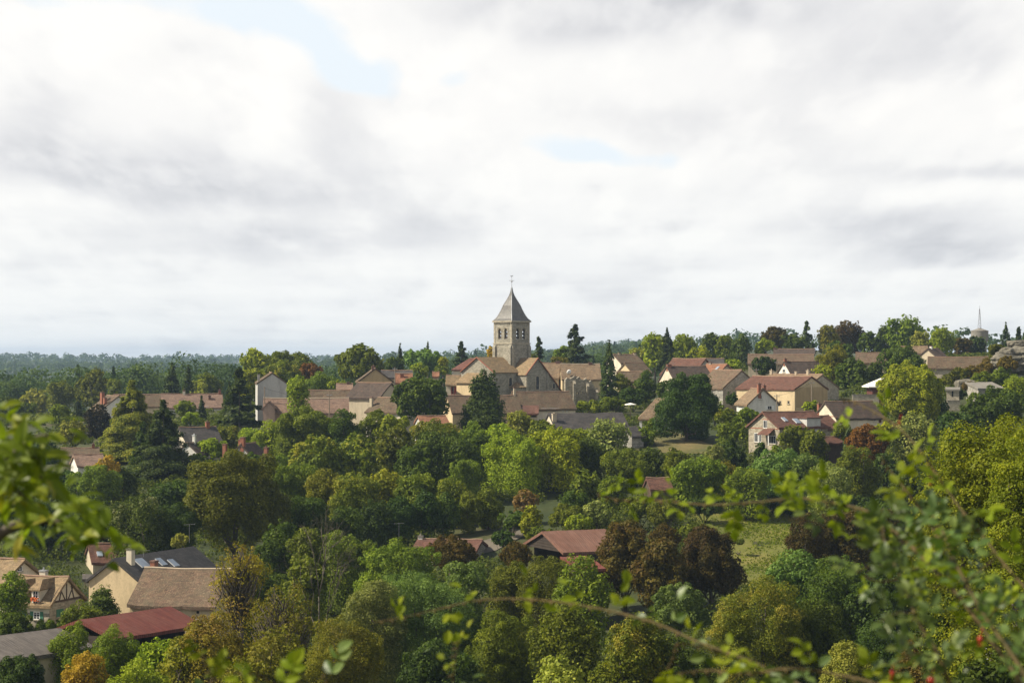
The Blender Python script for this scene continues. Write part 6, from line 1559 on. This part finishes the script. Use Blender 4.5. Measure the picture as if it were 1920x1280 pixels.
# ------------------------------------------------------------------ distant forest to the horizon
def forest():
    rng = np.random.default_rng(11); Cs, Ns, Ss, Ts = [], [], [], []
    def fill(n, d0, d1, per, px0, px1, hmin, hmax, pw=1.0):
        for k in range(n):
            D = d0 + (d1 - d0) * rng.random() ** pw; px = rng.uniform(px0, px1); x = (px - CX) / F * D; z = gz(x, D)
            if 1770 < D < 1990 and 20 < px < 260: continue
            h = rng.uniform(hmin, hmax) * (1.25 if rng.random() < .1 else 1); r = h * rng.uniform(.36, .52)
            con = rng.random() < .10 and per > 90
            d = unit(rng.normal(size=(per, 3))); d[:, 2] = np.where(d[:, 2] < -.3, -d[:, 2], d[:, 2])
            wave = 1 + .22 * np.sin(d[:, 0] * 4 + k) * np.sin(d[:, 1] * 4.6 + 2 * k) + .12 * np.sin(d[:, 2] * 7 + k)
            P_ = d * (r * wave * rng.uniform(.82, 1.05, per))[:, None]
            if con: t = rng.random(per); P_ = np.stack([d[:, 0] * r * .5 * (1 - t), d[:, 1] * r * .5 * (1 - t), (t - .5) * h * 1.1], 1)
            else: P_[:, 2] *= .95
            P_[:, 2] += h * .55
            Cs.append(P_ + np.array([x, D, z])); Ns.append(unit(d + rng.normal(size=d.shape) * .4)); Ss.append(np.full(per, r * 1.9 / math.sqrt(per) * 1.3)); Ts.append(np.clip(rng.random() * .7 + rng.random(per) * .35 - (.3 if con else 0), 0, 1))
    fill(420, 690, 1000, 420, -350, 1000, 9, 15)
    fill(900, 1000, 1700, 160, -350, 1300, 10, 16)
    fill(1500, 1700, 3000, 70, -350, 1500, 10, 16)
    fill(1500, 3000, 5000, 26, -350, 1500, 10, 17)
    fill(650, 2300, 3300, 130, 985, 1220, 14, 19)
    fill(120, 720, 1000, 300, 1000, 1250, 7, 11)
    fill(160, 900, 2200, 50, 1500, 2250, 8, 12)
    C = np.concatenate(Cs); N = np.concatenate(Ns); S = np.concatenate(Ss); T_ = np.concatenate(Ts)
    me = mesh_quads('distant_forest', leaf_quads(C, N, S[:, None], rng, aspect=1.3), 4, T_)
    o = link('distant_forest', me, MATS['forestleaf']); o['kind'] = 'stuff'; print('FOREST', len(C))
forest()

# ------------------------------------------------------------------ near twigs: dog rose canes and plum branch
def leaf_blade(base, dirv, nrm, ln, wd, curl=.25, tip=1.0, seg=5):
    """one leaf: two halves folded along the midrib; returns quads"""
    u = dirv / np.linalg.norm(dirv); s = np.cross(nrm, u); s /= max(np.linalg.norm(s), 1e-6); n = np.cross(u, s)
    q = []; prof = [0, .62, .95, .92, .6, 0.02]
    mid = [base + u * ln * t - n * curl * ln * t * t for t in np.linspace(0, 1, seg + 1)]
    for sg in (-1, 1):
        edge = [mid[i] + s * sg * wd * .5 * prof[i] + n * wd * .16 * prof[i] for i in range(seg + 1)]
        for i in range(seg): q += ([mid[i], mid[i + 1], edge[i + 1], edge[i]] if sg > 0 else [mid[i], edge[i], edge[i + 1], mid[i + 1]])
    return q
def catmull(pts, n=10):
    pts = [np.array(p, float) for p in pts]; pts = [2 * pts[0] - pts[1]] + pts + [2 * pts[-1] - pts[-2]]; out = []
    for i in range(1, len(pts) - 2):
        for t in np.linspace(0, 1, n, endpoint=False):
            a, b, c, d = pts[i - 1:i + 3]; out.append(.5 * (2 * b + (c - a) * t + (2 * a - 5 * b + 4 * c - d) * t * t + (3 * b - a - 3 * c + d) * t ** 3))
    out.append(pts[-2]); return out
def rose_leaf(q, base, dirv, up, rng, sc, n=5):
    u = dirv / np.linalg.norm(dirv); s = np.cross(up, u); s /= max(np.linalg.norm(s), 1e-6); n0 = np.cross(u, s)
    ln = .042 * sc
    for k in range((n - 1) // 2):
        p = base + u * ln * (.35 + .45 * k) - n0 * .004 * k
        for sg in (-1, 1): q += leaf_blade(p, u * .55 + s * sg * 1.0 + rng.normal(size=3) * .15, n0 + rng.normal(size=3) * .3, .021 * sc * rng.uniform(.8, 1.15), .0135 * sc, rng.uniform(0, .35))
    q += leaf_blade(base + u * ln * .95, u + rng.normal(size=3) * .2, n0 + rng.normal(size=3) * .3, .025 * sc * rng.uniform(.85, 1.15), .016 * sc, rng.uniform(0, .35))
def cane(label, pts, r0, r1, step, sc, mat='roseleaf', young=.0, seed=0, hips=(), name='rose_cane', side=(), nl=5, leafless=0.0):
    """arching cane through (px, py, distance) points, leaves alternating along it"""
    r0, r1 = r0 * .58, r1 * .75; rng = np.random.default_rng(seed); W = catmull([P(*p) for p in pts]); b = Vector(W[0]); root = empty(name, b, 0, label, 'rose cane', 'dog rose canes close to the camera')
    L = [w - np.array(b) for w in W]; bm = bmesh.new()
    n = len(L); add_tube(bm, L, [r0 + (r1 - r0) * k / (n - 1) for k in range(n)], 6)
    stems = [L]
    for st in side:
        M = catmull([P(*p) for p in st], 6); M = [w - np.array(b) for w in M]; stems.append(M); add_tube(bm, M, [r1 * 1.1 + (r1 * .5 - r1 * 1.1) * k / (len(M) - 1) for k in range(len(M))], 5)
    q = []; q2 = []
    for S in stems:
        acc = 0; nxt = step * .3; sg = 1; tot = sum(np.linalg.norm(S[i + 1] - S[i]) for i in range(len(S) - 1))
        for i in range(len(S) - 1):
            d = S[i + 1] - S[i]; l = np.linalg.norm(d)
            while acc + l > nxt:
                p = S[i] + d * (nxt - acc) / l; u = d / l; fr = nxt / tot
                if fr > leafless:
                    s = np.cross(u, np.array([0, 1, 0])); s /= max(np.linalg.norm(s), 1e-6)
                    out = u * rng.uniform(.2, .9) + s * sg * rng.uniform(.5, 1.1) + np.array([rng.normal() * .3, rng.normal() * .5, .35 + rng.normal() * .3])
                    up = np.array([rng.normal() * .35, -.55 + rng.normal() * .35, 1.0]); Lq = q2 if rng.random() < young * (.25 + fr) else q
                    for _ in range(1 if rng.random() < .55 else 2):
                        rose_leaf(Lq, p, out + rng.normal(size=3) * .35, up, rng, sc * rng.uniform(.75, 1.2), nl)
                sg = -sg; nxt += step * rng.uniform(.6, 1.4)
            acc += l
    # thorns
    for k in range(3, n - 1, 4):
        p = Vector(L[k]); d = Vector(L[k + 1]) - p; s = d.cross(Vector((0, 1, 0))).normalized() * (1 if k % 8 else -1); add_tube(bm, [p, p + s * .007 - d.normalized() * .003], [.0018, .0002], 4)
    bm_obj('stem', bm, MATS['cane'], root, smooth=True)
    for nm, qq, mt in (('foliage', q, mat), ('young_foliage', q2, 'roseyoung')):
        if qq: link(nm, mesh_quads(nm, np.array(qq), 4, np.repeat(rng.random(len(qq) // 40 + 1), 10)[:len(qq) // 4] if len(qq) >= 40 else rng.random(len(qq) // 4)), MATS[mt], root)
    for (px, py, D, rr) in hips:
        c = P(px, py, D) - b; bm = bmesh.new(); bmesh.ops.create_uvsphere(bm, u_segments=12, v_segments=9, radius=rr * .5, matrix=Matrix.Translation(c) @ Matrix.Scale(1.3, 4, (0, 0, 1)))
        add_tube(bm, [c + Vector((0, 0, rr * .75)), c + Vector((.003, 0, rr * .75 + .008))], [.0005, .0005], 4)
        for k in range(5): a = k * 1.257; add_tube(bm, [c - Vector((0, 0, rr * .755)), c + Vector((math.cos(a) * .003, math.sin(a) * .003, -rr * 1.05))], [.0006, .0002], 4)
        bm_obj('rose_hip', bm, MATS['hip'], root, smooth=True)
    return root
DN = 2.7
cane('long arching rose cane whose tip hangs over the valley hut', [(1930, 1300, 2.3), (1862, 1205, 2.35), (1800, 1120, 2.4), (1740, 1055, 2.45), (1690, 1005, 2.5), (1635, 962, 2.55), (1570, 944, 2.6), (1500, 934, 2.65), (1420, 941, 2.7), (1330, 946, 2.75), (1230, 938, 2.8), (1160, 937, 2.85), (1120, 925, 2.85)], .0045, .0012, .030, .70, young=.85, seed=3,
     side=[[(1740, 1055, 2.45), (1700, 1070, 2.4), (1640, 1060, 2.4), (1600, 1075, 2.4)], [(1690, 1005, 2.5), (1650, 1020, 2.5), (1605, 1000, 2.45)], [(1800, 1120, 2.4), (1760, 1100, 2.35), (1700, 1110, 2.3)], [(1570, 944, 2.6), (1530, 960, 2.55), (1480, 975, 2.55)]])
cane('low rose cane sweeping across the bottom centre with a fine tip at its left', [(1560, 1320, 2.2), (1470, 1268, 2.3), (1390, 1232, 2.35), (1310, 1203, 2.4), (1230, 1168, 2.45), (1150, 1146, 2.5), (1060, 1130, 2.55), (970, 1122, 2.6), (890, 1126, 2.65), (820, 1142, 2.7), (750, 1158, 2.7), (700, 1166, 2.7)], .0036, .0009, .055, .80, young=1.1, seed=8, nl=3)
cane('short rose shoot along the bottom edge right of centre', [(1720, 1310, 2.1), (1640, 1280, 2.15), (1560, 1262, 2.2), (1480, 1253, 2.2), (1400, 1262, 2.25), (1330, 1256, 2.3), (1270, 1262, 2.3)], .003, .0011, .036, .85, young=1.2, seed=12)
cane('thin reddish rose cane crossing the sunny yellow-green tree', [(1945, 1125, 2.5), (1890, 1065, 2.55), (1840, 1000, 2.6), (1795, 945, 2.65), (1750, 880, 2.7), (1725, 845, 2.7), (1690, 805, 2.75), (1645, 775, 2.8), (1600, 752, 2.85), (1575, 748, 2.85)], .0030, .0010, .062, .82, young=1.3, seed=21, hips=[(1744, 899, 2.68, .0065), (1686, 791, 2.74, .003)])
cane('dense leafy rose cane in the lower right corner with red hips', [(1800, 1330, 2.2), (1760, 1230, 2.2), (1715, 1150, 2.25), (1690, 1085, 2.3), (1660, 1020, 2.35), (1655, 985, 2.4)], .0042, .0014, .019, .62, seed=31, hips=[(1672, 1266, 2.2, .0085), (1746, 1276, 2.15, .008)],
     side=[[(1760, 1230, 2.2), (1720, 1225, 2.15), (1680, 1240, 2.1)], [(1715, 1150, 2.25), (1680, 1150, 2.2), (1640, 1170, 2.2)], [(1690, 1085, 2.3), (1650, 1090, 2.25), (1620, 1080, 2.25)]])
cane('leafy rose cane at the right edge above the corner house', [(1960, 1330, 2.1), (1900, 1230, 2.15), (1850, 1160, 2.2), (1810, 1090, 2.25), (1785, 1040, 2.3), (1765, 990, 2.35), (1745, 960, 2.4)], .0042, .0014, .021, .64, seed=37, hips=[(1838, 1198, 2.15, .006)],
     side=[[(1850, 1160, 2.2), (1880, 1130, 2.15), (1905, 1120, 2.1)], [(1810, 1090, 2.25), (1850, 1060, 2.2), (1870, 1040, 2.2)]])
cane('upright rose shoot with yellowing tip before the silvery willow', [(1790, 1080, 2.5), (1760, 1010, 2.55), (1730, 960, 2.6), (1700, 920, 2.6), (1672, 885, 2.65), (1652, 855, 2.65)], .0028, .0010, .040, .85, young=.8, seed=44)
cane('rose sprig poking up at the bottom left of centre', [(410, 1330, 2.4), (400, 1280, 2.4), (388, 1240, 2.4), (380, 1222, 2.4)], .002, .0009, .022, .75, young=1.5, seed=51)
cane('single large leaved sprig at the bottom, left of centre', [(640, 1340, 2.4), (620, 1290, 2.4), (607, 1262, 2.4)], .002, .001, .026, .95, young=.4, seed=55)
cane('thin upright sprig with a yellow leaf at the bottom centre', [(845, 1330, 2.5), (850, 1270, 2.5), (856, 1225, 2.5), (862, 1196, 2.5)], .0014, .0007, .026, .55, young=1.4, seed=58, nl=3)
cane('leafy sprigs peeping over the bottom edge near the ochre bush', [(560, 1340, 2.3), (520, 1290, 2.3), (480, 1262, 2.3), (440, 1262, 2.3)], .002, .001, .024, .75, young=1.0, seed=61)
cane('rose shoot dipping down through the bottom centre right', [(1420, 1240, 2.5), (1350, 1222, 2.5), (1275, 1205, 2.5), (1262, 1230, 2.5), (1250, 1255, 2.5)], .002, .0008, .05, .7, young=1.2, seed=66, nl=3)

def plum(label, pts, seed, r0, r1, tufts, name='plum_branch', twigs=()):
    rng = np.random.default_rng(seed); W = catmull([P(*p) for p in pts]); b = Vector(W[0]); root = empty(name, b, 0, label, 'branch', 'plum branches at the left edge'); L = [w - np.array(b) for w in W]
    bm = bmesh.new(); n = len(L); add_tube(bm, L, [r0 + (r1 - r0) * k / (n - 1) for k in range(n)], 7); q = []
    for st in twigs: M = catmull([P(*p) for p in st], 6); M = [w - np.array(b) for w in M]; add_tube(bm, M, [.0035 + (.0015 - .0035) * k / (len(M) - 1) for k in range(len(M))], 5)
    for (px, py, D, cnt, ln) in tufts:
        c = np.array(P(px, py, D) - b)
        ln *= .66
        for k in range(int(cnt * 1.05)):
            a = rng.uniform(0, 6.28); d = np.array([math.cos(a), rng.normal() * .5, math.sin(a) * .55 - .05]); st = c + rng.normal(size=3) * .014
            q += leaf_blade(st, d, np.array([rng.normal() * .4, -.6 + rng.normal() * .4, 1.0]), ln * rng.uniform(.7, 1.15), ln * .42, rng.uniform(.1, .6))
    bm_obj('stem', bm, MATS['bark'], root, smooth=True)
    link('foliage', mesh_quads('foliage', np.array(q), 4, np.repeat(rng.random(len(q) // 40), 10)), MATS['plumleaf'], root)
DP = 2.6
plum('plum branch with a broad fan of leaves over the striped tile roof', [(-60, 1060, 2.5), (-10, 1010, 2.5), (30, 985, 2.5), (80, 975, 2.55), (130, 985, 2.55), (170, 1000, 2.55), (195, 1010, 2.55)], 5, .008, .002,
     [(165, 985, 2.55, 17, .050), (195, 1005, 2.55, 12, .048), (135, 965, 2.55, 12, .046), (105, 955, 2.6, 9, .045), (60, 965, 2.5, 9, .044), (150, 1005, 2.5, 9, .045), (25, 985, 2.5, 10, .046), (5, 1000, 2.5, 7, .044), (185, 985, 2.5, 6, .045)])
plum('thick plum leaf cluster at the left edge above the half-timbered house', [(-80, 960, 2.3), (-40, 910, 2.3), (0, 880, 2.35), (30, 850, 2.35), (60, 825, 2.4), (90, 815, 2.4)], 9, .010, .002,
     [(10, 815, 2.35, 13, .044), (45, 820, 2.35, 14, .044), (75, 820, 2.4, 9, .042), (95, 825, 2.4, 5, .036), (15, 850, 2.3, 14, .048), (50, 860, 2.35, 12, .046), (80, 895, 2.4, 9, .046), (20, 890, 2.3, 14, .048), (55, 905, 2.35, 11, .046), (5, 920, 2.3, 12, .046), (90, 900, 2.4, 6, .044), (60, 935, 2.4, 8, .044), (20, 940, 2.35, 9, .044), (95, 930, 2.45, 6, .042)],
     twigs=[[(30, 850, 2.35), (60, 880, 2.4), (90, 905, 2.4)], [(0, 880, 2.35), (30, 920, 2.35), (60, 940, 2.4)]])

# ------------------------------------------------------------------ air: one even box of thin haze round everything
bm = bmesh.new(); add_box(bm, -14200, 14200, -400, 9300, -56, 44)
hz = bm_obj('haze', bm, MATS['black']); hz['kind'] = 'stuff'
mh = bpy.data.materials.new('haze_air'); mh.use_nodes = True; nt = mh.node_tree; nt.nodes.clear()
mo = nt.nodes.new('ShaderNodeOutputMaterial'); pv = nt.nodes.new('ShaderNodeVolumePrincipled')
pv.inputs['Color'].default_value = (.52, .71, .98, 1); pv.inputs['Density'].default_value = 0.95e-4; pv.inputs['Anisotropy'].default_value = .25
nt.links.new(pv.outputs[0], mo.inputs['Volume']); hz.data.materials.clear(); hz.data.materials.append(mh)
